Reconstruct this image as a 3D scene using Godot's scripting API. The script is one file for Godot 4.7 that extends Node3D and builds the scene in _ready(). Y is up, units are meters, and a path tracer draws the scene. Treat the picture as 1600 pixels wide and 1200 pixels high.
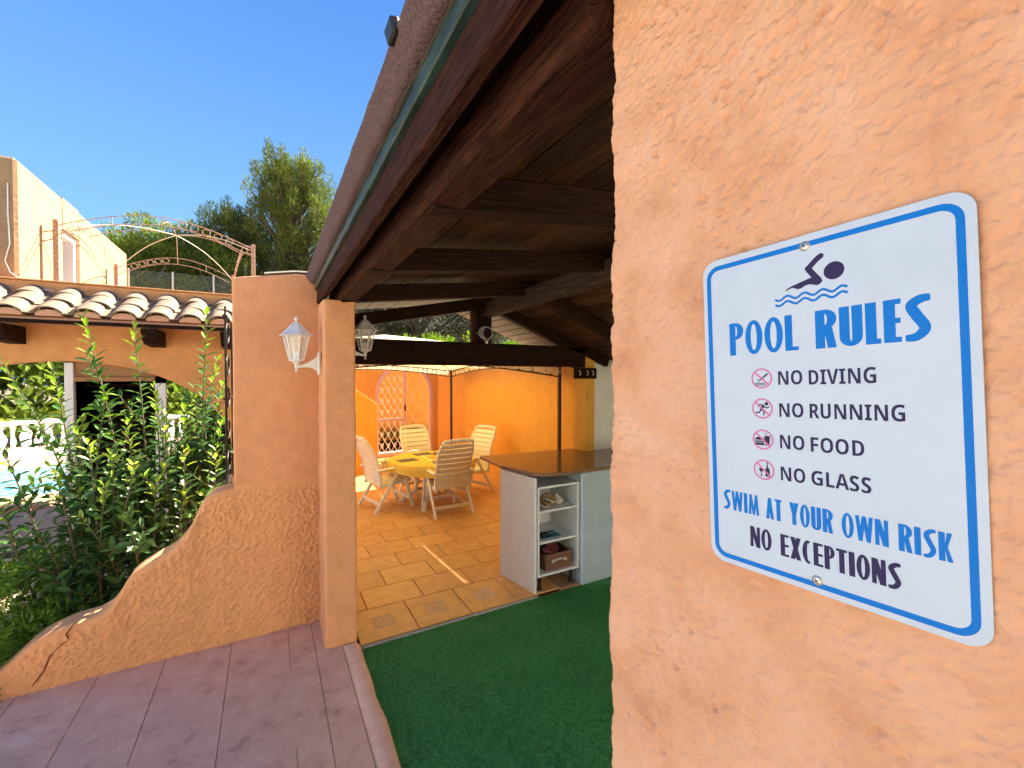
extends Node3D
# A pool rules sign on a rendered wall beside a roofed outdoor bar, with a dining terrace and a villa behind.
# y is up, -z runs along the eave of the bar roof, y = 0 is the tiled terrace.

var M := {}
var used := {}
var rng := RandomNumberGenerator.new()
var bumpy := FastNoiseLite.new()
var wavy := FastNoiseLite.new()

# ------------------------------------------------------------------ nodes
func numbered(called: String) -> String:
	if not used.has(called):
		used[called] = 0
		return called
	used[called] += 1
	return "%s_%03d" % [called, used[called]]

func thing(called: String, label: String, category: String, at := Vector3.ZERO, turn := 0.0, group := "") -> Node3D:
	var o := Node3D.new()
	o.name = numbered(called)
	add_child(o)
	o.position = at
	o.rotation.y = turn
	tag(o, label, category, group)
	return o

func tag(o: Node, label: String, category := "", group := "") -> void:
	o.set_meta("label", label)
	if category != "": o.set_meta("category", category)
	if group != "": o.set_meta("group", group)

func structure(called: String) -> Node3D:
	var o := Node3D.new()
	o.name = numbered(called)
	add_child(o)
	o.set_meta("kind", "structure")
	return o

func part(parent: Node, called: String, mesh: Mesh, m: Material, at := Vector3.ZERO) -> MeshInstance3D:
	var o := MeshInstance3D.new()
	o.name = called if parent != self else numbered(called)
	o.mesh = mesh
	o.material_override = m
	o.cast_shadow = GeometryInstance3D.SHADOW_CASTING_SETTING_ON
	parent.add_child(o, true)
	o.position = at
	return o

# ------------------------------------------------------------------ mesh helpers
func begin() -> SurfaceTool:
	var st := SurfaceTool.new()
	st.begin(Mesh.PRIMITIVE_TRIANGLES)
	return st

func tri(st: SurfaceTool, a: Vector3, b: Vector3, c: Vector3, out: Vector3, ua := Vector2.ZERO, ub := Vector2.ZERO, uc := Vector2.ZERO) -> void:
	var n := (b - a).cross(c - a)
	if n.length_squared() < 1e-16: return
	n = n.normalized()
	var ps := [a, b, c]
	var us := [ua, ub, uc]
	if n.dot(out) > 0:
		ps = [a, c, b]
		us = [ua, uc, ub]
	else:
		n = -n
	for i in 3:
		st.set_normal(n)
		st.set_uv(us[i])
		st.add_vertex(ps[i])

func quad(st: SurfaceTool, a: Vector3, b: Vector3, c: Vector3, d: Vector3, out: Vector3, ua := Vector2.ZERO, ub := Vector2.ZERO, uc := Vector2.ZERO, ud := Vector2.ZERO) -> void:
	tri(st, a, b, c, out, ua, ub, uc)
	tri(st, a, c, d, out, ua, uc, ud)

# a box with chamfered edges; u runs along its longest side, in metres
func box(st: SurfaceTool, mid: Vector3, size: Vector3, bev := 0.004, basis := Basis.IDENTITY) -> void:
	var h := size * 0.5
	var b: float = minf(bev, minf(h.x, minf(h.y, h.z)) * 0.9)
	var long := 0
	if size.y > size.x and size.y >= size.z: long = 1
	elif size.z > size.x: long = 2
	var shift := Vector2(mid.x * 1.7 + mid.z * 0.9, mid.y * 2.3 + mid.z * 1.9 + mid.x)
	var uvof := func(p: Vector3, ax: int) -> Vector2:
		var o1 := (long + 1) % 3
		var o2 := (long + 2) % 3
		if ax == long: return Vector2(p[o1], p[o2]) + shift
		var other := o1 if ax != o1 else o2
		return Vector2(p[long], p[other]) + shift
	for ax in 3:
		var i := (ax + 1) % 3
		var j := (ax + 2) % 3
		for s in [-1.0, 1.0]:
			var v := []
			for q in [[-1, -1], [1, -1], [1, 1], [-1, 1]]:
				var p := Vector3.ZERO
				p[ax] = s * h[ax]
				p[i] = q[0] * (h[i] - b)
				p[j] = q[1] * (h[j] - b)
				v.append(p)
			var out := Vector3.ZERO
			out[ax] = s
			quad(st, mid + basis * v[0], mid + basis * v[1], mid + basis * v[2], mid + basis * v[3], basis * out, uvof.call(v[0], ax), uvof.call(v[1], ax), uvof.call(v[2], ax), uvof.call(v[3], ax))
	if b <= 0.0: return
	for ax in 3:
		var i := (ax + 1) % 3
		var j := (ax + 2) % 3
		for si in [-1.0, 1.0]:
			for sj in [-1.0, 1.0]:
				var v := []
				for q in [[-1, 0], [1, 0], [1, 1], [-1, 1]]:
					var p := Vector3.ZERO
					p[ax] = q[0] * (h[ax] - b)
					p[i] = si * (h[i] - (0.0 if q[1] == 0 else b))
					p[j] = sj * (h[j] - (b if q[1] == 0 else 0.0))
					v.append(p)
				var out := Vector3.ZERO
				out[i] = si
				out[j] = sj
				quad(st, mid + basis * v[0], mid + basis * v[1], mid + basis * v[2], mid + basis * v[3], basis * out, uvof.call(v[0], i), uvof.call(v[1], i), uvof.call(v[2], i), uvof.call(v[3], i))
	for sx in [-1.0, 1.0]:
		for sy in [-1.0, 1.0]:
			for sz in [-1.0, 1.0]:
				var s := Vector3(sx, sy, sz)
				var pa := Vector3(sx * h.x, sy * (h.y - b), sz * (h.z - b))
				var pb := Vector3(sx * (h.x - b), sy * h.y, sz * (h.z - b))
				var pc := Vector3(sx * (h.x - b), sy * (h.y - b), sz * h.z)
				tri(st, mid + basis * pa, mid + basis * pb, mid + basis * pc, basis * s, shift, shift, shift)

func boxm(mid: Vector3, size: Vector3, bev := 0.004, basis := Basis.IDENTITY) -> ArrayMesh:
	var st := begin()
	box(st, mid, size, bev, basis)
	return st.commit()

# a box from corner to corner
func span(x0: float, x1: float, y0: float, y1: float, z0: float, z1: float, bev := 0.004) -> ArrayMesh:
	return boxm(Vector3(x0 + x1, y0 + y1, z0 + z1) * 0.5, Vector3(absf(x1 - x0), absf(y1 - y0), absf(z1 - z0)), bev)

# a beam of rectangular section between two points
func beam(st: SurfaceTool, a: Vector3, b: Vector3, wide: float, deep: float, bev := 0.004, up := Vector3.UP) -> void:
	var d := (b - a)
	var x := d.normalized()
	var z := x.cross(up).normalized()
	var y := z.cross(x)
	box(st, (a + b) * 0.5, Vector3(d.length(), deep, wide), bev, Basis(x, y, z))

func beamm(a: Vector3, b: Vector3, wide: float, deep: float, bev := 0.004, up := Vector3.UP) -> ArrayMesh:
	var st := begin()
	beam(st, a, b, wide, deep, bev, up)
	return st.commit()

# smooth sheet of rows of points
func sheet(st: SurfaceTool, rows: Array, out_hint := Vector3.ZERO, uvs := []) -> void:
	var nr := rows.size()
	var nc: int = rows[0].size()
	var flip := false
	var nrm := []
	for r in nr:
		var line := PackedVector3Array()
		for c in nc:
			var du: Vector3 = rows[r][mini(c + 1, nc - 1)] - rows[r][maxi(c - 1, 0)]
			var dv: Vector3 = rows[mini(r + 1, nr - 1)][c] - rows[maxi(r - 1, 0)][c]
			line.append(du.cross(dv).normalized())
		nrm.append(line)
	if out_hint != Vector3.ZERO:
		flip = nrm[nr / 2][nc / 2].dot(out_hint) < 0
	for r in nr - 1:
		for c in nc - 1:
			var ids := [[r, c], [r, c + 1], [r + 1, c + 1], [r, c], [r + 1, c + 1], [r + 1, c]]
			if not flip: ids = [[r, c], [r + 1, c + 1], [r, c + 1], [r, c], [r + 1, c], [r + 1, c + 1]]
			for k in ids:
				st.set_normal(nrm[k[0]][k[1]] * (-1.0 if flip else 1.0))
				st.set_uv(uvs[k[0]][k[1]] if uvs.size() else Vector2(c, r) / 10.0)
				st.add_vertex(rows[k[0]][k[1]])

# the same as an indexed mesh, for large sheets
func grid_mesh(rows: Array, out_hint: Vector3) -> ArrayMesh:
	var nr := rows.size()
	var nc: int = rows[0].size()
	var P := PackedVector3Array()
	var N := PackedVector3Array()
	var I := PackedInt32Array()
	var sgn := 1.0
	for r in nr:
		var here: PackedVector3Array = rows[r]
		var below: PackedVector3Array = rows[maxi(r - 1, 0)]
		var above: PackedVector3Array = rows[mini(r + 1, nr - 1)]
		P.append_array(here)
		for c in nc:
			var n := (here[mini(c + 1, nc - 1)] - here[maxi(c - 1, 0)]).cross(above[c] - below[c]).normalized()
			N.append(n)
	if N[(nr / 2) * nc + nc / 2].dot(out_hint) < 0:
		sgn = -1.0
		for k in N.size(): N[k] = -N[k]
	for r in nr - 1:
		for c in nc - 1:
			var i := r * nc + c
			if sgn < 0: I.append_array(PackedInt32Array([i, i + 1, i + nc + 1, i, i + nc + 1, i + nc]))
			else: I.append_array(PackedInt32Array([i, i + nc + 1, i + 1, i, i + nc, i + nc + 1]))
	var arr := []
	arr.resize(Mesh.ARRAY_MAX)
	arr[Mesh.ARRAY_VERTEX] = P
	arr[Mesh.ARRAY_NORMAL] = N
	arr[Mesh.ARRAY_INDEX] = I
	var am := ArrayMesh.new()
	am.add_surface_from_arrays(Mesh.PRIMITIVE_TRIANGLES, arr)
	return am

func tube(st: SurfaceTool, pts: Array, radii, sides := 8, closed := false) -> void:
	var n := pts.size()
	var rows := []
	var prev := Vector3.ZERO
	for i in n:
		var d: Vector3 = (pts[mini(i + 1, n - 1)] - pts[maxi(i - 1, 0)])
		if closed: d = pts[(i + 1) % n] - pts[(i - 1 + n) % n]
		d = d.normalized()
		var side := prev
		if side == Vector3.ZERO:
			side = d.cross(Vector3.UP if absf(d.y) < 0.9 else Vector3.RIGHT)
		side = (side - d * side.dot(d)).normalized()
		prev = side
		var up := d.cross(side)
		var r: float = radii[i] if radii is Array else radii
		var line := PackedVector3Array()
		for k in sides + 1:
			var a := TAU * k / sides
			line.append(pts[i] + (side * cos(a) + up * sin(a)) * r)
		rows.append(line)
	if closed: rows.append(rows[0])
	# outward normals by hand
	var m := rows.size()
	for r in m - 1:
		var c0: Vector3 = pts[r % n]
		var c1: Vector3 = pts[(r + 1) % n]
		for k in sides:
			var q := [[r, k, c0], [r, k + 1, c0], [r + 1, k + 1, c1], [r, k, c0], [r + 1, k + 1, c1], [r + 1, k, c1]]
			var va: Vector3 = rows[r][k]
			var vb: Vector3 = rows[r][k + 1]
			var vc: Vector3 = rows[r + 1][k + 1]
			if (vb - va).cross(vc - va).dot(va + vb - c0 * 2.0) > 0:
				q = [[r, k, c0], [r + 1, k + 1, c1], [r, k + 1, c0], [r, k, c0], [r + 1, k, c1], [r + 1, k + 1, c1]]
			for e in q:
				var p: Vector3 = rows[e[0]][e[1]]
				st.set_normal((p - e[2]).normalized())
				st.set_uv(Vector2(float(e[0]) * 0.2, float(e[1]) / sides))
				st.add_vertex(p)
	if not closed:
		for e in [0, n - 1]:
			var d: Vector3 = (pts[0] - pts[1]) if e == 0 else (pts[n - 1] - pts[n - 2])
			for k in sides:
				tri(st, pts[e], rows[e][k], rows[e][k + 1], d)

func tubem(pts: Array, radii, sides := 8, closed := false) -> ArrayMesh:
	var st := begin()
	tube(st, pts, radii, sides, closed)
	return st.commit()

# profile: [[radius, height], ...] bottom to top
func lathe(st: SurfaceTool, at: Vector3, profile: Array, sides := 16, flat := false, turn := 0.0) -> void:
	for i in profile.size() - 1:
		for k in sides:
			var a0 := TAU * k / sides + turn
			var a1 := TAU * (k + 1) / sides + turn
			var p := []
			for q in [[i, a0], [i, a1], [i + 1, a1], [i + 1, a0]]:
				p.append(at + Vector3(cos(q[1]) * profile[q[0]][0], profile[q[0]][1], sin(q[1]) * profile[q[0]][0]))
			var mid := Vector3(cos((a0 + a1) / 2), 0, sin((a0 + a1) / 2))
			var dr: float = profile[i + 1][0] - profile[i][0]
			var dh: float = profile[i + 1][1] - profile[i][1]
			var slope := Vector2(dh, -dr).normalized()
			if slope == Vector2.ZERO: continue
			var out := mid * slope.x + Vector3.UP * slope.y
			if flat:
				quad(st, p[0], p[1], p[2], p[3], out)
			else:
				var n0 := Vector3(cos(a0), 0, sin(a0)) * slope.x + Vector3.UP * slope.y
				var n1 := Vector3(cos(a1), 0, sin(a1)) * slope.x + Vector3.UP * slope.y
				var order := [[0, n0], [1, n1], [2, n1], [0, n0], [2, n1], [3, n0]]
				if (p[1] - p[0] + p[2] - p[3]).cross(p[3] - p[0] + p[2] - p[1]).dot(out) > 0:
					order = [[0, n0], [2, n1], [1, n1], [0, n0], [3, n0], [2, n1]]
				for e in order:
					st.set_normal(e[1])
					st.set_uv(Vector2(e[0], i) * 0.1)
					st.add_vertex(p[e[0]])

# a flat outline (x, y) given thickness along z, from z0 (front) to z1 (back), with rounded rims
func slab(st: SurfaceTool, outline: PackedVector2Array, z0: float, z1: float, round := 0.0, xf := Transform3D.IDENTITY) -> void:
	var poly := outline
	if Geometry2D.is_polygon_clockwise(poly):
		poly = poly.duplicate()
		poly.reverse()
	var n := poly.size()
	var inset := PackedVector2Array()
	for i in n:
		var e0 := (poly[i] - poly[(i - 1 + n) % n]).normalized()
		var e1 := (poly[(i + 1) % n] - poly[i]).normalized()
		var nn := Vector2(-e0.y - e1.y, e0.x + e1.x)
		var l := nn.length()
		nn = nn / l if l > 1e-6 else Vector2(-e0.y, e0.x)
		var k: float = 1.0 / maxf(0.5, nn.dot(Vector2(-e0.y, e0.x)))
		inset.append(poly[i] + nn * round * k)
	var sgn := 1.0 if z0 > z1 else -1.0
	var tris := Geometry2D.triangulate_polygon(inset if round > 0 else poly)
	var face := inset if round > 0 else poly
	for t in range(0, tris.size(), 3):
		for e in [[z0, sgn], [z1, -sgn]]:
			var v := []
			var u := []
			for q in 3:
				var p: Vector2 = face[tris[t + q]]
				v.append(xf * Vector3(p.x, p.y, e[0]))
				u.append(p)
			tri(st, v[0], v[1], v[2], xf.basis * Vector3(0, 0, e[1]), u[0], u[1], u[2])
	var rings := [[0.0, z0], [0.0, z1]]
	if round > 0:
		rings = [[1.0, z0], [0.3, z0 - sgn * round * 0.3], [0.0, z0 - sgn * round], [0.0, z1 + sgn * round], [0.3, z1 + sgn * round * 0.3], [1.0, z1]]
	for i in n:
		var j := (i + 1) % n
		var e := (poly[j] - poly[i]).normalized()
		var out2 := Vector2(e.y, -e.x)
		for r in rings.size() - 1:
			var pa: Vector2 = poly[i].lerp(inset[i], rings[r][0])
			var pb: Vector2 = poly[j].lerp(inset[j], rings[r][0])
			var pc: Vector2 = poly[j].lerp(inset[j], rings[r + 1][0])
			var pd: Vector2 = poly[i].lerp(inset[i], rings[r + 1][0])
			var za: float = rings[r][1]
			var zb: float = rings[r + 1][1]
			var out3 := Vector3(out2.x, out2.y, 0)
			quad(st, xf * Vector3(pa.x, pa.y, za), xf * Vector3(pb.x, pb.y, za), xf * Vector3(pc.x, pc.y, zb), xf * Vector3(pd.x, pd.y, zb), xf.basis * out3, Vector2(pa.x + pa.y, za), Vector2(pb.x + pb.y, za), Vector2(pc.x + pc.y, zb), Vector2(pd.x + pd.y, zb))

func slabm(outline: PackedVector2Array, z0: float, z1: float, round := 0.0, xf := Transform3D.IDENTITY) -> ArrayMesh:
	var st := begin()
	slab(st, outline, z0, z1, round, xf)
	return st.commit()

func ys(z: float) -> Transform3D:   # turns an (x, y) outline into (x, z) lying flat; outline y becomes world -z
	return Transform3D(Basis(Vector3.RIGHT, Vector3(0, 0, -1), Vector3.UP), Vector3(0, z, 0))

# hand-trowelled block: a rounded rectangle swept upwards, its faces pushed about by noise
func render_block(x0: float, x1: float, y0: float, y1: float, z0: float, z1: float, step: float, amp: float, rad := 0.02) -> ArrayMesh:
	var per := []
	var cs := [[x1 - rad, z1 - rad, 0.0], [x0 + rad, z1 - rad, 90.0], [x0 + rad, z0 + rad, 180.0], [x1 - rad, z0 + rad, 270.0]]
	for c in 4:
		for k in 5:
			var a := deg_to_rad(cs[c][2] + k * 22.5)
			per.append([cs[c][0] + cos(a) * rad, cs[c][1] + sin(a) * rad, cos(a), sin(a)])
		var nx = cs[(c + 1) % 4]
		var a1 := deg_to_rad(cs[c][2] + 90.0)
		var p0 := Vector2(cs[c][0] + cos(a1) * rad, cs[c][1] + sin(a1) * rad)
		var p1 := Vector2(nx[0] + cos(a1) * rad, nx[1] + sin(a1) * rad)
		var n := int(p0.distance_to(p1) / step)
		for k in range(1, n):
			var p := p0.lerp(p1, float(k) / n)
			per.append([p.x, p.y, cos(a1), sin(a1)])
	per.append(per[0])
	var rows := []
	var ny := int((y1 - y0) / step)
	for j in ny + 1:
		var y := y0 + (y1 - y0) * j / ny
		var line := PackedVector3Array()
		for q in per:
			var d := bumpy.get_noise_3d(q[0] * 100.0, y * 100.0, q[1] * 100.0) * amp + wavy.get_noise_3d(q[0] * 100.0, y * 100.0, q[1] * 100.0) * amp * 1.6
			line.append(Vector3(q[0] + q[2] * d, y, q[1] + q[3] * d))
		rows.append(line)
	var st := begin()
	sheet(st, rows, Vector3.ZERO)
	var mid := Vector3((x0 + x1) / 2, 0, (z0 + z1) / 2)
	for e in [0, ny]:
		for k in per.size() - 1:
			tri(st, Vector3(mid.x, rows[e][0].y, mid.z), rows[e][k], rows[e][k + 1], Vector3.DOWN if e == 0 else Vector3.UP)
	return st.commit()

# ------------------------------------------------------------------ materials
func lin(r: float, g: float, b: float) -> Color:
	return Color(r, g, b).linear_to_srgb()

func noise(kind: int, seed_: int, freq: float, oct := 4, gain := 0.5, warp := 0.0) -> FastNoiseLite:
	var n := FastNoiseLite.new()
	n.noise_type = kind
	n.seed = seed_
	n.frequency = freq
	n.fractal_type = FastNoiseLite.FRACTAL_FBM if oct > 1 else FastNoiseLite.FRACTAL_NONE
	n.fractal_octaves = oct
	n.fractal_gain = gain
	n.cellular_return_type = FastNoiseLite.RETURN_DISTANCE2_SUB
	if warp > 0.0:
		n.domain_warp_enabled = true
		n.domain_warp_amplitude = warp
		n.domain_warp_frequency = freq * 0.7
	return n

func ntex(n: FastNoiseLite, size := 512, stops := []) -> NoiseTexture2D:
	var t := NoiseTexture2D.new()
	t.width = size
	t.height = size
	t.seamless = true
	t.noise = n
	if stops.size():
		var g := Gradient.new()
		var offs := PackedFloat32Array()
		var cols := PackedColorArray()
		for s in stops:
			offs.append(s[0])
			cols.append(s[1])
		g.offsets = offs
		g.colors = cols
		t.color_ramp = g
	return t

func plain(called: String, c: Color, rough := 0.8, metal := 0.0) -> StandardMaterial3D:
	var m := StandardMaterial3D.new()
	m.resource_name = called
	m.albedo_color = c
	m.roughness = rough
	m.metallic = metal
	M[called] = m
	return m

# colour texture (white albedo) laid on by world position, size in metres
func world_mat(called: String, tex: Texture2D, size: float, rough := 0.85, height: Texture2D = null, depth_cm := 0.0) -> StandardMaterial3D:
	var m := plain(called, Color.WHITE, rough)
	m.albedo_texture = tex
	m.uv1_triplanar = true
	m.uv1_world_triplanar = true
	m.uv1_scale = Vector3.ONE / size
	if height:
		m.heightmap_enabled = true
		m.heightmap_texture = height
		m.heightmap_scale = depth_cm
	return m

func uv_mat(called: String, tex: Texture2D, scale: Vector3, rough := 0.7, height: Texture2D = null, depth_cm := 0.0) -> StandardMaterial3D:
	var m := plain(called, Color.WHITE, rough)
	m.albedo_texture = tex
	m.uv1_scale = scale
	if height:
		m.heightmap_enabled = true
		m.heightmap_texture = height
		m.heightmap_scale = depth_cm
	return m

func tones(c: Color, spread: float, warm := 0.0) -> Array:   # a ramp about a linear colour
	return [[0.0, lin(c.r * (1 - spread), c.g * (1 - spread - warm), c.b * (1 - spread - warm))], [0.35, lin(c.r * (1 - spread * 0.35), c.g * (1 - spread * 0.35), c.b * (1 - spread * 0.35))], [0.6, lin(c.r, c.g, c.b)], [1.0, lin(minf(c.r * (1 + spread * 0.6), 0.95), c.g * (1 + spread * 0.6), c.b * (1 + spread * 0.6))]]

func make_materials() -> void:
	var SX := FastNoiseLite.TYPE_SIMPLEX_SMOOTH
	var CE := FastNoiseLite.TYPE_CELLULAR
	var pits := ntex(noise(SX, 3, 0.035, 5, 0.6, 14.0), 1024)
	var worm := noise(SX, 5, 0.05, 2, 0.45, 9.0)
	worm.fractal_type = FastNoiseLite.FRACTAL_RIDGED
	var grains := ntex(worm, 1024)
	var pocks := ntex(noise(SX, 6, 0.075, 4, 0.6, 6.0), 1024, [[0.0, Color(0, 0, 0)], [0.36, Color(0.55, 0.55, 0.55)], [0.55, Color(0.9, 0.9, 0.9)], [1.0, Color(1, 1, 1)]])
	var sand := ntex(noise(SX, 9, 0.09, 4, 0.6), 512)
	world_mat("peach_render", ntex(noise(SX, 11, 0.007, 7, 0.62), 1024, [[0.0, lin(0.55, 0.25, 0.135)], [0.3, lin(0.665, 0.345, 0.205)], [0.5, lin(0.71, 0.385, 0.24)], [0.7, lin(0.725, 0.41, 0.27)], [1.0, lin(0.77, 0.49, 0.35)]]), 1.1, 0.92, pocks, 0.24)
	world_mat("coarse_render", ntex(noise(SX, 12, 0.012, 6, 0.55), 1024, tones(Color(0.76, 0.37, 0.165), 0.12)), 1.3, 0.92, sand, 0.25)
	world_mat("smooth_render", ntex(noise(SX, 13, 0.01, 6, 0.55), 1024, tones(Color(0.74, 0.345, 0.17), 0.12)), 1.6, 0.9, pits, 0.35)
	world_mat("house_render", ntex(noise(SX, 14, 0.01, 6, 0.6), 1024, tones(Color(0.66, 0.31, 0.12), 0.18)), 2.6, 0.9, sand, 0.5)
	world_mat("upper_render", ntex(noise(SX, 24, 0.01, 6, 0.6), 1024, tones(Color(0.35, 0.22, 0.115), 0.2)), 2.6, 0.9, sand, 0.5)
	world_mat("amber_render", ntex(noise(SX, 15, 0.008, 6, 0.6), 1024, tones(Color(0.68, 0.335, 0.055), 0.12)), 2.2, 0.88, pits, 0.3)
	world_mat("pale_render", ntex(noise(SX, 16, 0.01, 5, 0.6), 512, tones(Color(0.56, 0.68, 0.80), 0.08)), 0.9, 0.55, grains, 1.4)
	world_mat("white_render", ntex(noise(SX, 17, 0.01, 5, 0.6), 512, tones(Color(0.72, 0.71, 0.67), 0.06)), 1.2, 0.85, sand, 0.2)
	world_mat("porch_paint", ntex(noise(SX, 18, 0.009, 8, 0.7), 1024, [[0.0, lin(0.36, 0.20, 0.155)], [0.22, lin(0.57, 0.335, 0.25)], [0.42, lin(0.66, 0.405, 0.30)], [0.7, lin(0.71, 0.46, 0.345)], [1.0, lin(0.78, 0.58, 0.47)]]), 1.9, 0.62, sand, 0.12)
	world_mat("patio_paint", ntex(noise(SX, 19, 0.006, 7, 0.62), 512, tones(Color(0.62, 0.45, 0.34), 0.2)), 2.5, 0.8)
	world_mat("coping", ntex(noise(SX, 20, 0.01, 6, 0.6), 512, tones(Color(0.66, 0.46, 0.27), 0.2)), 1.2, 0.8)
	world_mat("soil", ntex(noise(SX, 21, 0.02, 6, 0.65), 512, tones(Color(0.36, 0.29, 0.21), 0.4)), 1.6, 0.95, sand, 1.5)
	world_mat("scrub", ntex(noise(SX, 23, 0.03, 6, 0.7), 512, [[0.0, lin(0.012, 0.016, 0.008)], [0.5, lin(0.035, 0.04, 0.02)], [1.0, lin(0.09, 0.085, 0.05)]]), 3.0, 0.95)
	world_mat("paving", ntex(noise(SX, 22, 0.012, 6, 0.62), 512, tones(Color(0.34, 0.31, 0.30), 0.25)), 1.4, 0.85, sand, 0.3)
	for k in 4:
		var base: Color = [Color(0.62, 0.34, 0.115), Color(0.58, 0.305, 0.10), Color(0.66, 0.37, 0.13), Color(0.60, 0.32, 0.11)][k]
		world_mat("terracotta_%d" % k, ntex(noise(SX, 30 + k, 0.012, 6, 0.62), 512, tones(base, 0.22)), 0.8, 0.42, sand, 0.05)
	world_mat("grout", ntex(noise(SX, 35, 0.03, 4), 256, tones(Color(0.36, 0.20, 0.09), 0.2)), 0.6, 0.95)
	world_mat("cement", ntex(noise(SX, 36, 0.03, 4), 256, tones(Color(0.42, 0.40, 0.38), 0.25)), 0.6, 0.9)
	world_mat("turf", ntex(noise(SX, 37, 0.02, 7, 0.75), 1024, [[0.0, lin(0.016, 0.11, 0.03)], [0.5, lin(0.05, 0.26, 0.075)], [1.0, lin(0.10, 0.40, 0.125)]]), 0.7, 0.95, ntex(noise(SX, 38, 0.14, 3, 0.7), 512), 0.8)
	# wood: u along the grain
	var ridges := ntex(noise(SX, 41, 0.02, 5, 0.6, 10.0), 512)
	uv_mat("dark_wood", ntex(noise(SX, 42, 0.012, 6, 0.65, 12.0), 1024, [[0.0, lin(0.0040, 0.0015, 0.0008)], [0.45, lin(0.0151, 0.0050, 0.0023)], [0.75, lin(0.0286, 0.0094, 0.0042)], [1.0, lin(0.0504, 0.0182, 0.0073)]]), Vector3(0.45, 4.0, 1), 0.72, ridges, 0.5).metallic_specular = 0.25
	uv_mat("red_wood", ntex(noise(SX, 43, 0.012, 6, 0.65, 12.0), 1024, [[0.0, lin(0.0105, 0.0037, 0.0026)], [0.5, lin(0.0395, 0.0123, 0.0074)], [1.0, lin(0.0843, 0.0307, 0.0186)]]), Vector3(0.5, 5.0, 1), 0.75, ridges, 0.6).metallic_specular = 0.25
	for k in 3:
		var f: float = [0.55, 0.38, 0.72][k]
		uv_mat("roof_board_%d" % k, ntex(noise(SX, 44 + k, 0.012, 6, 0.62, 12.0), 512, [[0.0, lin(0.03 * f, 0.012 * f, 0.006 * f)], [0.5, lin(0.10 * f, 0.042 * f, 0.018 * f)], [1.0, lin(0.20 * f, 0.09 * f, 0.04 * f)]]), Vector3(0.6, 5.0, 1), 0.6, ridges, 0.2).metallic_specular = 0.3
	uv_mat("grey_wood", ntex(noise(SX, 48, 0.012, 6, 0.62, 12.0), 512, [[0.0, lin(0.0206, 0.0127, 0.0092)], [0.5, lin(0.0454, 0.0290, 0.0205)], [1.0, lin(0.0825, 0.0545, 0.0396)]]), Vector3(0.5, 5.0, 1), 0.75, ridges, 0.4).metallic_specular = 0.25
	world_mat("felt", ntex(noise(SX, 50, 0.11, 4, 0.8), 512, [[0.0, lin(0.035, 0.018, 0.019)], [0.5, lin(0.11, 0.064, 0.069)], [1.0, lin(0.26, 0.18, 0.18)]]), 0.55, 0.95, ntex(noise(SX, 51, 0.1, 3, 0.7), 512), 0.5)
	plain("crack", lin(0.22, 0.06, 0.03), 0.95)
	plain("felt_hem", lin(0.045, 0.034, 0.02), 0.95)
	uv_mat("green_metal", ntex(noise(SX, 52, 0.02, 5, 0.6), 256, [[0.0, lin(0.010, 0.026, 0.024)], [0.55, lin(0.024, 0.06, 0.056)], [1.0, lin(0.06, 0.11, 0.105)]]), Vector3(1, 6, 1), 0.35)
	plain("black_iron", lin(0.012, 0.012, 0.014), 0.5, 0.4)
	world_mat("rust", ntex(noise(SX, 53, 0.03, 5, 0.6), 256, [[0.0, lin(0.20, 0.10, 0.06)], [0.5, lin(0.36, 0.22, 0.15)], [1.0, lin(0.52, 0.38, 0.29)]]), 0.3, 0.7)
	plain("bronze_iron", lin(0.055, 0.032, 0.02), 0.5, 0.3)
	plain("pink_iron", lin(0.62, 0.40, 0.36), 0.5)
	plain("cream_iron", lin(0.66, 0.56, 0.40), 0.5)
	plain("white_paint", lin(0.78, 0.78, 0.77), 0.38)
	world_mat("lantern_white", ntex(noise(SX, 54, 0.02, 5, 0.6), 256, [[0.0, lin(0.55, 0.50, 0.44)], [0.35, lin(0.76, 0.75, 0.73)], [1.0, lin(0.8, 0.8, 0.8)]]), 0.2, 0.4)
	plain("upvc", lin(0.74, 0.74, 0.75), 0.3)
	uv_mat("melamine", ntex(noise(SX, 55, 0.012, 5, 0.6), 512, [[0.0, lin(0.60, 0.61, 0.64)], [0.5, lin(0.66, 0.67, 0.70)], [1.0, lin(0.69, 0.70, 0.72)]]), Vector3(1.2, 1.2, 1), 0.45)
	uv_mat("granite", ntex(noise(SX, 56, 0.09, 5, 0.75), 512, [[0.0, lin(0.06, 0.03, 0.018)], [0.5, lin(0.20, 0.105, 0.06)], [1.0, lin(0.36, 0.22, 0.14)]]), Vector3(2, 2, 1), 0.14)
	world_mat("resin", ntex(noise(SX, 57, 0.02, 5, 0.6), 256, [[0.0, lin(0.62, 0.56, 0.46)], [0.5, lin(0.74, 0.70, 0.60)], [1.0, lin(0.78, 0.75, 0.67)]]), 0.5, 0.42)
	var cloth := world_mat("tablecloth", ntex(noise(SX, 58, 0.03, 4, 0.6), 256, [[0.0, lin(0.72, 0.46, 0.06)], [1.0, lin(0.82, 0.58, 0.12)]]), 0.5, 0.85)
	cloth.backlight_enabled = true
	cloth.backlight = lin(0.25, 0.18, 0.04)
	plain("placemat", lin(0.07, 0.065, 0.065), 0.6)
	var canvas := plain("canvas", lin(0.80, 0.68, 0.44), 0.9)
	canvas.backlight_enabled = true
	canvas.backlight = lin(0.68, 0.49, 0.17)
	var lace := plain("lace", lin(0.66, 0.58, 0.48), 0.9)
	lace.backlight_enabled = true
	lace.backlight = lin(0.5, 0.4, 0.3)
	plain("lattice_paint", lin(0.62, 0.50, 0.36), 0.8)
	# glass and water
	var g := plain("lantern_glass", lin(0.75, 0.8, 0.78), 0.05)
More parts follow.
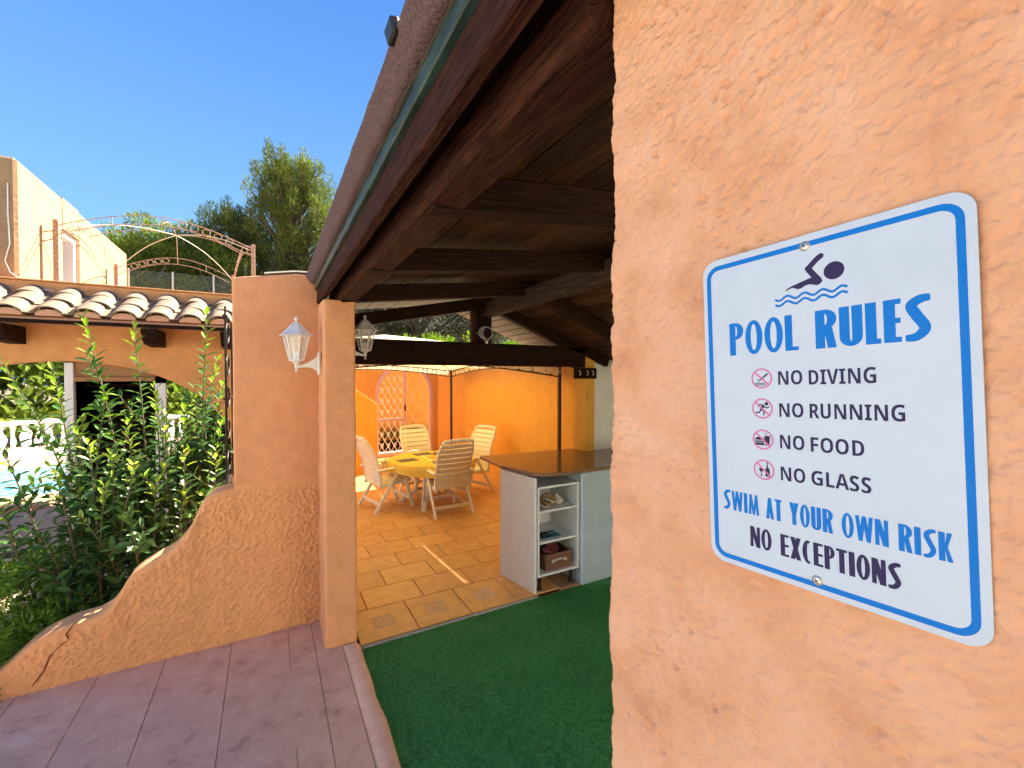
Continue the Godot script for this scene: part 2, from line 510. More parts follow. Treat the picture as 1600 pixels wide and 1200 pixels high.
	g.transparency = BaseMaterial3D.TRANSPARENCY_ALPHA
	g.albedo_color.a = 0.28
	var g2 := plain("screen_glass", lin(0.55, 0.66, 0.60), 0.08)
	g2.transparency = BaseMaterial3D.TRANSPARENCY_ALPHA
	g2.albedo_color.a = 0.012
	g2.metallic_specular = 0.1
	var mir := plain("door_glass", lin(0.62, 0.64, 0.62), 0.015, 1.0)
	mir.uv1_triplanar = true
	mir.uv1_world_triplanar = true
	mir.uv1_scale = Vector3.ONE / 1.1
	mir.heightmap_enabled = true
	mir.heightmap_texture = ntex(noise(SX, 60, 0.008, 2, 0.4), 512)
	mir.heightmap_scale = 0.035
	world_mat("water", ntex(noise(SX, 61, 0.02, 3, 0.5, 10.0), 512, [[0.0, lin(0.03, 0.26, 0.40)], [0.6, lin(0.07, 0.42, 0.55)], [1.0, lin(0.3, 0.65, 0.72)]]), 2.2, 0.05, ntex(noise(SX, 62, 0.012, 3, 0.5, 8.0), 512), 4.0)
	plain("room_dark", lin(0.05, 0.022, 0.014), 0.7)
	plain("room_wood", lin(0.11, 0.042, 0.02), 0.5)
	plain("brass", lin(0.75, 0.45, 0.12), 0.25, 1.0)
	plain("wicker", lin(0.16, 0.07, 0.045), 0.8)
	plain("plum", lin(0.12, 0.02, 0.025), 0.5)
	plain("ochre", lin(0.34, 0.17, 0.07), 0.7)
	plain("teal", lin(0.05, 0.15, 0.22), 0.5)
	plain("pegs", lin(0.45, 0.42, 0.36), 0.6)
	plain("wire", lin(0.35, 0.33, 0.33), 0.5)
	plain("black_plastic", lin(0.012, 0.012, 0.013), 0.4)
	world_mat("roof_tile", ntex(noise(SX, 63, 0.015, 6, 0.65), 512, [[0.0, lin(0.10, 0.055, 0.035)], [0.35, lin(0.19, 0.125, 0.08)], [0.6, lin(0.25, 0.175, 0.115)], [1.0, lin(0.33, 0.25, 0.17)]]), 0.8, 0.85, sand, 0.3)
	plain("mortar", lin(0.58, 0.31, 0.20), 0.9)
	# sign
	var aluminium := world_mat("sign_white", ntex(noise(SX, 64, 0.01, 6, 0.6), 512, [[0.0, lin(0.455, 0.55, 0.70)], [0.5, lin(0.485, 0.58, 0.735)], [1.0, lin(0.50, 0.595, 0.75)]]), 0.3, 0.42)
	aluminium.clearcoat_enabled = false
	plain("sign_blue", lin(0.004, 0.17, 0.62), 0.5).metallic_specular = 0.25
	plain("sign_navy", lin(0.032, 0.025, 0.09), 0.5).metallic_specular = 0.25
	plain("sign_pink", lin(0.55, 0.13, 0.33), 0.45)
	plain("zinc", lin(0.55, 0.54, 0.53), 0.38, 0.85)
	plain("zinc_dark", lin(0.05, 0.05, 0.055), 0.6)
	# plants
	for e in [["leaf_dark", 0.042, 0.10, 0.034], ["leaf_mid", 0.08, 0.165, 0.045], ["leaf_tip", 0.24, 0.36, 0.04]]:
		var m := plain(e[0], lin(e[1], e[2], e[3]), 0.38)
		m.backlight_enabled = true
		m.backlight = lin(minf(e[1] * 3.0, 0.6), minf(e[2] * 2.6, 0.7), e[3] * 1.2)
	var fo := plain("foliage", Color.WHITE, 0.72)
	fo.metallic_specular = 0.25
	fo.vertex_color_use_as_albedo = true
	fo.backlight_enabled = true
	fo.backlight = lin(0.42, 0.55, 0.16)
	world_mat("bark", ntex(noise(SX, 66, 0.03, 5, 0.65), 256, [[0.0, lin(0.05, 0.035, 0.025)], [1.0, lin(0.26, 0.20, 0.16)]]), 0.4, 0.9)
	plain("stem", lin(0.14, 0.11, 0.06), 0.7)

# ------------------------------------------------------------------ lettering on the sign (millimetres, s right, t down)
var ink: SurfaceTool
var ink_z := 0.0

func ink_quad(a: Vector2, b: Vector2, c: Vector2, d: Vector2) -> void:
	quad(ink, Vector3(a.x, -a.y, ink_z), Vector3(b.x, -b.y, ink_z), Vector3(c.x, -c.y, ink_z), Vector3(d.x, -d.y, ink_z), Vector3.BACK)

func ink_poly(p: PackedVector2Array) -> void:
	var t := Geometry2D.triangulate_polygon(p)
	for k in range(0, t.size(), 3):
		var a := p[t[k]]
		var b := p[t[k + 1]]
		var c := p[t[k + 2]]
		tri(ink, Vector3(a.x, -a.y, ink_z), Vector3(b.x, -b.y, ink_z), Vector3(c.x, -c.y, ink_z), Vector3.BACK)
	ink_z += 0.004

func ink_rect(x0: float, y0: float, x1: float, y1: float) -> void:
	ink_quad(Vector2(x0, y0), Vector2(x1, y0), Vector2(x1, y1), Vector2(x0, y1))
	ink_z += 0.004

func ink_bar(x0: float, y0: float, x1: float, y1: float, w: float, w1 := -1.0) -> void:   # slanted stem, widths measured across
	var q := w if w1 < 0 else w1
	ink_quad(Vector2(x0, y0), Vector2(x0 + w, y0), Vector2(x1 + q, y1), Vector2(x1, y1))
	ink_z += 0.004

func ink_ring(c: Vector2, ro: Vector2, ri: Vector2, a0 := 0.0, a1 := 360.0, n := 40) -> void:
	for k in n:
		var p := deg_to_rad(lerpf(a0, a1, float(k) / n))
		var q := deg_to_rad(lerpf(a0, a1, float(k + 1) / n))
		ink_quad(c + Vector2(cos(p) * ro.x, sin(p) * ro.y), c + Vector2(cos(q) * ro.x, sin(q) * ro.y), c + Vector2(cos(q) * ri.x, sin(q) * ri.y), c + Vector2(cos(p) * ri.x, sin(p) * ri.y))
	ink_z += 0.004

func ink_line(pts: Array, widths: Array) -> void:
	var n := pts.size()
	var lft := []
	var rgt := []
	for i in n:
		var d: Vector2 = (pts[mini(i + 1, n - 1)] - pts[maxi(i - 1, 0)]).normalized()
		var nn := Vector2(-d.y, d.x)
		var w: float = widths[i] if widths.size() > 1 else widths[0]
		lft.append(pts[i] + nn * w * 0.5)
		rgt.append(pts[i] - nn * w * 0.5)
	for i in n - 1:
		ink_quad(lft[i], lft[i + 1], rgt[i + 1], rgt[i])
	ink_z += 0.004

func curve(pts: Array, n := 28) -> Array:
	var c := Curve2D.new()
	for i in pts.size():
		var t: Vector2 = (pts[mini(i + 1, pts.size() - 1)] - pts[maxi(i - 1, 0)]) / 6.0
		c.add_point(pts[i], -t, t)
	var out := []
	for k in n + 1:
		out.append(c.samplef(float(k) / n * (pts.size() - 1)))
	return out

# heavy condensed capitals: thick stems, thinner bars
func glyph(ch: String, x: float, w: float, y0: float, y1: float, s: float) -> void:
	var h := y1 - y0
	var b := s * 0.55
	var cx := x + w / 2
	match ch:
		"P", "R":
			ink_rect(x, y0, x + s, y1)
			var bh := h * (0.52 if ch == "P" else 0.50)
			var c := Vector2(x + s, y0 + bh / 2)
			ink_ring(c, Vector2(w - s, bh / 2), Vector2(maxf(w - 2 * s, w * 0.12), bh / 2 - b * 0.9), -90, 90, 20)
			if ch == "R": ink_bar(x + s * 0.85, y0 + bh * 0.92, x + w - s * 0.95, y1, s * 0.9)
		"O":
			ink_ring(Vector2(cx, (y0 + y1) / 2), Vector2(w / 2, h / 2 * 1.02), Vector2(w / 2 - s * 0.86, h / 2 - b))
		"C":
			ink_ring(Vector2(x + w * 0.62, (y0 + y1) / 2), Vector2(w * 0.62, h / 2 * 1.02), Vector2(w * 0.62 - s, h / 2 - b), 68, 292, 30)
		"U":
			var cy := y1 - w * 0.5
			ink_rect(x, y0, x + s, cy)
			ink_rect(x + w - s, y0, x + w, cy)
			ink_ring(Vector2(cx, cy), Vector2(w / 2, y1 - cy), Vector2(w / 2 - s, y1 - cy - b), 0, 180, 20)
		"L":
			ink_rect(x, y0, x + s, y1)
			ink_rect(x + s, y1 - b, x + w, y1)
		"E":
			ink_rect(x, y0, x + s, y1)
			ink_rect(x + s, y0, x + w, y0 + b)
			ink_rect(x + s, y0 + h * 0.5 - b / 2, x + w * 0.97, y0 + h * 0.5 + b / 2)
			ink_rect(x + s, y1 - b, x + w, y1)
		"I":
			ink_rect(x, y0, x + w, y1)
		"T":
			ink_rect(x, y0, x + w, y0 + b)
			ink_rect(cx - s / 2, y0 + b, cx + s / 2, y1)
		"S":
			var p := curve([Vector2(x + w * 0.98, y0 + b * 0.55), Vector2(x + w * 0.62, y0 + b * 0.62), Vector2(x + w * 0.27, y0 + h * 0.21), Vector2(x + w * 0.48, y0 + h * 0.45), Vector2(x + w * 0.76, y0 + h * 0.72), Vector2(x + w * 0.46, y1 - b * 0.75), Vector2(x + w * 0.02, y1 - b * 0.55)], 36)
			var ws := []
			for k in 37: ws.append(lerpf(b * 1.1, s * 0.95, pow(sin(PI * k / 36.0), 0.6)))
			ink_line(p, ws)
		"N":
			ink_rect(x, y0, x + s * 0.78, y1)
			ink_rect(x + w - s * 0.78, y0, x + w, y1)
			ink_bar(x, y0, x + w - s, y1, s)
		"M":
			ink_bar(x + w * 0.12, y0, x, y1, s * 0.7)
			ink_bar(x + w * 0.88 - s * 0.7, y0, x + w - s * 0.7, y1, s * 0.7)
			ink_bar(x + w * 0.12, y0, cx - s * 0.32, y1, s * 0.64)
			ink_bar(x + w * 0.88 - s * 0.64, y0, cx - s * 0.32, y1, s * 0.64)
		"W":
			var q := s * 0.78
			ink_bar(x, y0, x + w * 0.27 - q / 2, y1, q)
			ink_bar(cx - q / 2, y0, x + w * 0.27 - q / 2, y1, q)
			ink_bar(cx - q / 2, y0, x + w * 0.73 - q / 2, y1, q)
			ink_bar(x + w - q, y0, x + w * 0.73 - q / 2, y1, q)
		"A":
			ink_bar(cx - s * 0.42, y0, x, y1, s * 0.84)
			ink_bar(cx - s * 0.42, y0, x + w - s * 0.84, y1, s * 0.84)
			ink_rect(x + w * 0.25, y0 + h * 0.62, x + w * 0.75, y0 + h * 0.62 + b)
		"Y":
			ink_bar(x, y0, cx - s / 2, y0 + h * 0.55, s)
			ink_bar(x + w - s, y0, cx - s / 2, y0 + h * 0.55, s)
			ink_rect(cx - s / 2, y0 + h * 0.55, cx + s / 2, y1)
		"X":
			ink_bar(x, y0, x + w - s, y1, s)
			ink_bar(x + w - s, y0, x, y1, s)
		"K":
			ink_rect(x, y0, x + s, y1)
			ink_bar(x + w - s * 0.8, y0, x + s * 0.9, y0 + h * 0.5, s * 0.8, s * 0.5)
			ink_bar(x + s * 0.9, y0 + h * 0.5, x + w - s * 0.8, y1, s * 0.5, s * 0.85)

func word(text: String, widths: Array, x0: float, x1: float, y0: float, y1: float, s: float) -> void:
	var total := 0.0
	for v in widths: total += v
	var gap: float = (y1 - y0) * 0.055
	var k: float = ((x1 - x0) - gap * (text.length() - 1)) / total
	var x := x0
	for i in text.length():
		glyph(text[i], x, widths[i] * k, y0, y1, minf(s, widths[i] * k))
		x += widths[i] * k + gap

func rounded(x0: float, y0: float, x1: float, y1: float, r: float, n := 10) -> PackedVector2Array:
	var p := PackedVector2Array()
	for c in [[x1 - r, y1 - r, 0], [x0 + r, y1 - r, 90], [x0 + r, y0 + r, 180], [x1 - r, y0 + r, 270]]:
		for k in n + 1:
			var a := deg_to_rad(c[2] + 90.0 * k / n)
			p.append(Vector2(c[0] + cos(a) * r, c[1] + sin(a) * r))
	return p

func ink_start() -> void:
	ink = begin()
	ink_z = 0.0

func make_sign() -> void:
	var u := Vector3(0.0351, 0.0389, 0.9986).normalized()
	var n := Vector3(-0.99935, -0.00657, 0.03542)
	n = (n - u * n.dot(u)).normalized()
	var v := n.cross(u).normalized()
	var o := thing("pool_rules_sign", "white metal pool rules sign with blue border screwed to the peach wall", "sign")
	var eye := Vector3(0, 1.8, 0)
	o.transform = Transform3D(Basis(u, v, n) * Basis.from_scale(Vector3.ONE * 0.857), eye + (Vector3(0.46416, 1.93745, -0.35298) - eye) * 0.857)
	var mm := Transform3D(Basis.from_scale(Vector3.ONE * 0.001), Vector3.ZERO)
	var fit := func(st: SurfaceTool, called: String, m: String, lift: float, label := "") -> void:
		var p := part(o, called, st.commit(), M[m], Vector3(0, 0, lift))
		p.scale = Vector3.ONE * 0.001
		if label != "": p.set_meta("label", label)
	var pl := begin()
	var out := PackedVector2Array()
	for q in rounded(0, 0, 234, 356, 17): out.append(Vector2(q.x, -q.y))
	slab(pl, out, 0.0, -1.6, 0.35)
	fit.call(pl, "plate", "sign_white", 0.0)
	ink_start()
	var a := rounded(5.2, 7.2, 227.5, 350.2, 15)
	var b := rounded(10.6, 12.6, 222.1, 344.8, 10)
	for k in a.size(): ink_quad(a[k], a[(k + 1) % a.size()], b[(k + 1) % b.size()], b[k])
	fit.call(ink, "border", "sign_blue", 0.00010)
	ink_start()
	word("POOL", [16, 18.5, 18.5, 12.5], 32, 105.4, 77.6, 114.4, 7.2)
	word("RULES", [18, 18, 11, 12, 17], 120.9, 206.0, 77.6, 114.8, 8.2)
	fit.call(ink, "heading_lettering", "sign_blue", 0.00010, "POOL RULES in heavy blue capitals")
	ink_start()
	word("SWIM", [10, 15, 4.6, 13], 18, 59.4, 270.4, 292.6, 3.9)
	word("AT", [9, 8], 67, 83.6, 270.6, 293.0, 3.9)
	word("YOUR", [9.5, 9.6, 9.4, 9.6], 91, 130.3, 270.6, 293.2, 3.9)
	word("OWN", [10, 14, 10], 137.4, 172.5, 270.6, 293.6, 3.9)
	word("RISK", [10.5, 4.8, 9.5, 9.6], 179.4, 213.2, 270.8, 294.0, 3.9)
	fit.call(ink, "risk_lettering", "sign_blue", 0.00010, "SWIM AT YOUR OWN RISK in blue capitals")
	ink_start()
	word("NO", [11, 11], 48.7, 71.8, 305.6, 328.0, 4.4)
	word("EXCEPTIONS", [9, 11, 9.5, 9, 9.5, 9.5, 5, 11, 11, 10], 81, 180.3, 306, 328.6, 4.4)
	fit.call(ink, "warning_lettering", "sign_navy", 0.00010, "NO EXCEPTIONS in dark capitals")
	# the four rules
	var font := SystemFont.new()
	font.font_names = PackedStringArray(["Droid Sans"])
	font.font_weight = 700
	for e in [["NO", 84.3, 107.6, 149.0], ["DIVING", 113.5, 168.0, 149.4], ["NO", 84.3, 107.6, 182.6], ["RUNNING", 113.3, 187.0, 182.8], ["NO", 84.0, 107.4, 215.7], ["FOOD", 113.2, 157.2, 215.9], ["NO", 83.7, 107.2, 249.0], ["GLASS", 112.8, 161.4, 249.0]]:
		var t := TextMesh.new()
		t.text = e[0]
		t.font = font
		t.font_size = 64
		t.pixel_size = 0.01
		t.depth = 0.0
		t.curve_step = 0.6
		t.horizontal_alignment = HORIZONTAL_ALIGNMENT_LEFT
		t.vertical_alignment = VERTICAL_ALIGNMENT_BOTTOM
		var bb := t.get_aabb()
		var lab := part(o, "rule_lettering", t, M["sign_navy"])
		var over := 0.03 if e[0] != "DIVING" and e[0] != "GLASS" else 0.03
		var k: float = (e[2] - e[1]) * 0.001 / bb.size.x
		var ky: float = 14.6 * 0.001 / bb.size.y
		lab.scale = Vector3(k, ky, 0.001)
		lab.position = Vector3(e[1] * 0.001 - bb.position.x * k, -e[3] * 0.001 - (bb.position.y + over * 0.0) * ky - 0.0002, 0.00012)
		lab.set_meta("label", "the word " + e[0] + " in dark capitals")
	# swimmer
	ink_start()
	ink_ring(Vector2(138.4, 41.6), Vector2(8.6, 8.4), Vector2.ZERO, 0, 360, 36)
	ink_line(curve([Vector2(127.6, 24.8), Vector2(123.6, 27.6), Vector2(117.2, 33.6)], 10), [5.4])
	ink_ring(Vector2(127.6, 24.9), Vector2(2.7, 2.7), Vector2.ZERO)
	ink_poly(PackedVector2Array([Vector2(115.2, 31.5), Vector2(118.6, 33.8), Vector2(120.4, 36.0), Vector2(127.6, 46.2), Vector2(128.6, 49.4), Vector2(126.6, 51.6), Vector2(124.2, 52.6), Vector2(121, 51.6), Vector2(117.4, 50.2), Vector2(113.6, 50.6), Vector2(110, 52.4), Vector2(106.6, 53.0), Vector2(104.0, 51.6), Vector2(101.4, 50.4), Vector2(97.6, 51.4), Vector2(93.7, 53.2), Vector2(96.2, 50.4), Vector2(100.4, 48.6), Vector2(108, 46.6), Vector2(119.0, 43.8), Vector2(113.6, 35.6), Vector2(113.4, 33.2)]))
	fit.call(ink, "swimmer_emblem", "sign_navy", 0.00010)
	ink_start()
	for y in [57.9, 63.4]:
		var pts := []
		for k in 61:
			var x := 84.0 + 64.8 * k / 60.0
			pts.append(Vector2(x, y + 1.5 - 1.9 * cos((x - 88.0) / 16.2 * TAU + PI)))
		ink_line(pts, [2.3])
	fit.call(ink, "wave_emblem", "sign_blue", 0.00010)
	var spots := [Vector2(67.0, 141.8), Vector2(66.7, 174.5), Vector2(66.3, 208.2), Vector2(66.3, 241.0)]
	for k in 4:
		var c: Vector2 = spots[k]
		ink_start()
		if k == 0:
			ink_line([c + Vector2(6.6, -5.0), c + Vector2(-1.6, 1.6)], [1.8, 1.4])
			ink_line([c + Vector2(-4.6, 1.0), c + Vector2(-1.4, 1.8), c + Vector2(-4.4, 4.2)], [0.9])
			for r in 2:
				var pts := []
				for q in 21: pts.append(c + Vector2(-8.4 + 13.0 * q / 20.0, 5.4 + r * 1.7 + 0.5 * sin(q * 1.25)))
				ink_line(pts, [0.8])
		elif k == 1:
			ink_ring(c + Vector2(4.6, -5.2), Vector2(2, 2), Vector2.ZERO)
			ink_line([c + Vector2(1.6, -3.4), c + Vector2(-1.4, 1.6)], [3.4])
			ink_line([c + Vector2(1.6, -4.0), c + Vector2(-3.2, -4.2), c + Vector2(-4.6, -1.6)], [1.3])
			ink_line([c + Vector2(1.8, -2.6), c + Vector2(5.0, -0.6), c + Vector2(7.6, -2.6)], [1.4])
			ink_line([c + Vector2(-1.4, 1.2), c + Vector2(-3.4, 4.4), c + Vector2(-7.4, 4.6)], [1.6])
			ink_line([c + Vector2(-0.6, 1.0), c + Vector2(2.2, 3.6), c + Vector2(1.0, 7.2)], [1.6])
		elif k == 2:
			ink_poly(PackedVector2Array([c + Vector2(1.4, -4.2), c + Vector2(7.6, -4.2), c + Vector2(6.8, 6.2), c + Vector2(2.4, 6.2)]))
			ink_line([c + Vector2(4.4, -4.4), c + Vector2(3.6, -6.6), c + Vector2(2.2, -7.2)], [0.7])
			ink_ring(c + Vector2(-3.4, 0.6), Vector2(5.2, 3.6), Vector2.ZERO, 180, 360, 20)
			ink_rect(c.x - 8.6, c.y + 1.4, c.x + 1.8, c.y + 3.0)
			ink_poly(PackedVector2Array([c + Vector2(-8.4, 3.5), c + Vector2(1.6, 3.5), c + Vector2(1.0, 6.2), c + Vector2(-7.6, 6.2)]))
		else:
			ink_ring(c + Vector2(-2.8, -1.6), Vector2(2.6, 4.0), Vector2.ZERO, 0, 180, 18)
			ink_rect(c.x - 3.2, c.y + 2.0, c.x - 2.4, c.y + 6.2)
			ink_rect(c.x - 4.6, c.y + 6.0, c.x - 1.0, c.y + 6.8)
			ink_rect(c.x + 2.9, c.y - 8.2, c.x + 4.5, c.y - 6.6)
			ink_rect(c.x + 3.0, c.y - 6.2, c.x + 4.4, c.y - 3.2)
			ink_poly(PackedVector2Array([c + Vector2(3.0, -3.4), c + Vector2(4.4, -3.4), c + Vector2(6.2, -0.6), c + Vector2(6.2, 7.0), c + Vector2(1.4, 7.0), c + Vector2(1.4, -0.6)]))
		fit.call(ink, "rule_emblem", "sign_navy", 0.00010)
		ink_start()
		ink_ring(c, Vector2(11.2, 11.0), Vector2(9.5, 9.3))
		ink_line([c + Vector2(-7.6, -7.4), c + Vector2(7.6, 7.4)], [1.8])
		fit.call(ink, "prohibition_ring", "sign_pink", 0.00022)
	for q in [[113.9, 11.2], [115.0, 343.0]]:
		var st := begin()
		lathe(st, Vector3.ZERO, [[0.0, 2.2], [1.6, 2.1], [3.2, 1.7], [4.6, 0.8], [5.1, 0.0]].map(func(e): return [e[0], e[1]]), 24)
		var s := part(o, "screw", st.commit(), M["zinc"], Vector3(q[0] * 0.001, -q[1] * 0.001, 0.0001))
		s.scale = Vector3.ONE * 0.001
		s.rotation.x = PI / 2
		var st2 := begin()
		box(st2, Vector3(0, 2.25, 0), Vector3(4.6, 0.3, 1.0), 0.05)
		box(st2, Vector3(0, 2.3, 0), Vector3(1.0, 0.3, 4.6), 0.05)
		part(s, "cross_slot", st2.commit(), M["zinc_dark"]).rotation.y = 0.6

# ------------------------------------------------------------------ plants
func add_leaf(P: PackedVector3Array, N: PackedVector3Array, C: PackedColorArray, I: PackedInt32Array, at: Vector3, along: Vector3, nrm: Vector3, lng: float, wid: float, col: Color) -> void:
	var side := along.cross(nrm).normalized()
	var up := side.cross(along).normalized()
	var b := P.size()
	P.append(at)
	P.append(at + along * lng * 0.45 + side * wid * 0.5 + up * wid * 0.12)
	P.append(at + along * lng)
	P.append(at + along * lng * 0.45 - side * wid * 0.5 + up * wid * 0.12)
	for k in 4:
		N.append(up)
		C.append(col)
	I.append_array(PackedInt32Array([b, b + 2, b + 1, b, b + 3, b + 2]))

func array_mesh(P: PackedVector3Array, N: PackedVector3Array, C: PackedColorArray, I: PackedInt32Array) -> ArrayMesh:
	var arr := []
	arr.resize(Mesh.ARRAY_MAX)
	arr[Mesh.ARRAY_VERTEX] = P
	arr[Mesh.ARRAY_NORMAL] = N
	arr[Mesh.ARRAY_COLOR] = C
	arr[Mesh.ARRAY_INDEX] = I
	var am := ArrayMesh.new()
	am.add_surface_from_arrays(Mesh.PRIMITIVE_TRIANGLES, arr)
	return am

func rdir() -> Vector3:
	var z := rng.randf_range(-1, 1)
	var a := rng.randf() * TAU
	var r := sqrt(1 - z * z)
	return Vector3(r * cos(a), z, r * sin(a))

# clumps: [[centre, radii, leaves], ...]
func foliage(clumps: Array, lng: float, wid: float, dark: Color, light: Color, upward := 0.3) -> ArrayMesh:
	var P := PackedVector3Array()
	var N := PackedVector3Array()
	var C := PackedColorArray()
	var I := PackedInt32Array()
	for c in clumps:
		var tone := rng.randf()
		for k in c[2]:
			var d := rdir()
			var r := pow(rng.randf(), 0.45)
			var at: Vector3 = c[0] + d * c[1] * r
			var along := (d + rdir() * 0.7 + Vector3.UP * upward).normalized()
			var mix_ := clampf(tone * 0.5 + rng.randf() * 0.6, 0, 1)
			add_leaf(P, N, C, I, at, along, rdir(), lng * rng.randf_range(0.6, 1.3), wid * rng.randf_range(0.7, 1.2), dark.lerp(light, mix_))
	return array_mesh(P, N, C, I)

func tree(called: String, label: String, at: Vector3, top: float, low: float, clumps: Array, lng: float, wid: float, dark: Color, light: Color, upward: float, lean := Vector3.ZERO, group := "trees behind the villa") -> void:
	var t := thing(called, label, "tree", at, 0.0, group)
	var st := begin()
	var tip := Vector3(lean.x, top * 0.9, lean.z)
	tube(st, [Vector3.ZERO, tip * 0.35 + Vector3(0.06, 0, 0), tip * 0.7, tip], [0.2, 0.15, 0.09, 0.03], 8)
	for c in clumps:
		var cc: Vector3 = c[0]
		var from := tip * clampf((cc.y - 0.8) / (top * 0.9) - 0.06, 0.1, 0.9)
		tube(st, [from, from.lerp(cc, 0.5) + Vector3(0, -0.12, 0), cc], [0.06, 0.035, 0.015], 5)
	part(t, "trunk", st.commit(), M["bark"])
	var crown := part(t, "crown", foliage(clumps, lng, wid, dark, light, upward), M["foliage"])
	crown.set_meta("kind", "stuff")

func cypress_clumps(top: float, low: float, wide: float, n: int, leaves: int) -> Array:
	var out := []
	for k in n:
		var f := pow((k + rng.randf()) / n, 0.9)
		var y := lerpf(low, top - 0.1, f)
		var r := wide * (0.25 + 0.75 * sin(PI * clampf(0.12 + (1 - f) * 0.7, 0, 1))) * (0.72 + 0.42 * wavy.get_noise_2d(k * 31.0, top * 7.0) + 0.1)
		var a := k * 2.4 + rng.randf()
		var rr := r * pow(rng.randf(), 0.55)
		var s := rng.randf_range(0.13, 0.30)
		out.append([Vector3(cos(a) * rr, y, sin(a) * rr), Vector3(s * 0.8, s * 2.0, s * 0.8), int(leaves * s)])
	return out

func round_clumps(mid: Vector3, radii: Vector3, n: int, size: float, leaves: int) -> Array:
	var out := []
	for k in n:
		var d := rdir()
		var r := pow(rng.randf(), 0.4)
		var s := size * rng.randf_range(0.6, 1.25)
		out.append([mid + d * radii * r, Vector3(s * 1.2, s * 0.8, s * 1.2), leaves])
	return out

func leaf_mesh() -> ArrayMesh:   # one glossy leaf, unit length along +x, folded at the midrib
	var st := begin()
	var prof := [[0.0, 0.02], [0.12, 0.10], [0.35, 0.19], [0.6, 0.205], [0.82, 0.13], [1.0, 0.0]]
	for i in prof.size() - 1:
		for s in [-1.0, 1.0]:
			var x0: float = prof[i][0]
			var x1: float = prof[i + 1][0]
			var d0 := -0.16 * x0 * x0
			var d1 := -0.16 * x1 * x1
			quad(st, Vector3(x0, d0, 0), Vector3(x1, d1, 0), Vector3(x1, d1 + prof[i + 1][1] * 0.35, s * prof[i + 1][1]), Vector3(x0, d0 + prof[i][1] * 0.35, s * prof[i][1]), Vector3.UP)
	return st.commit()

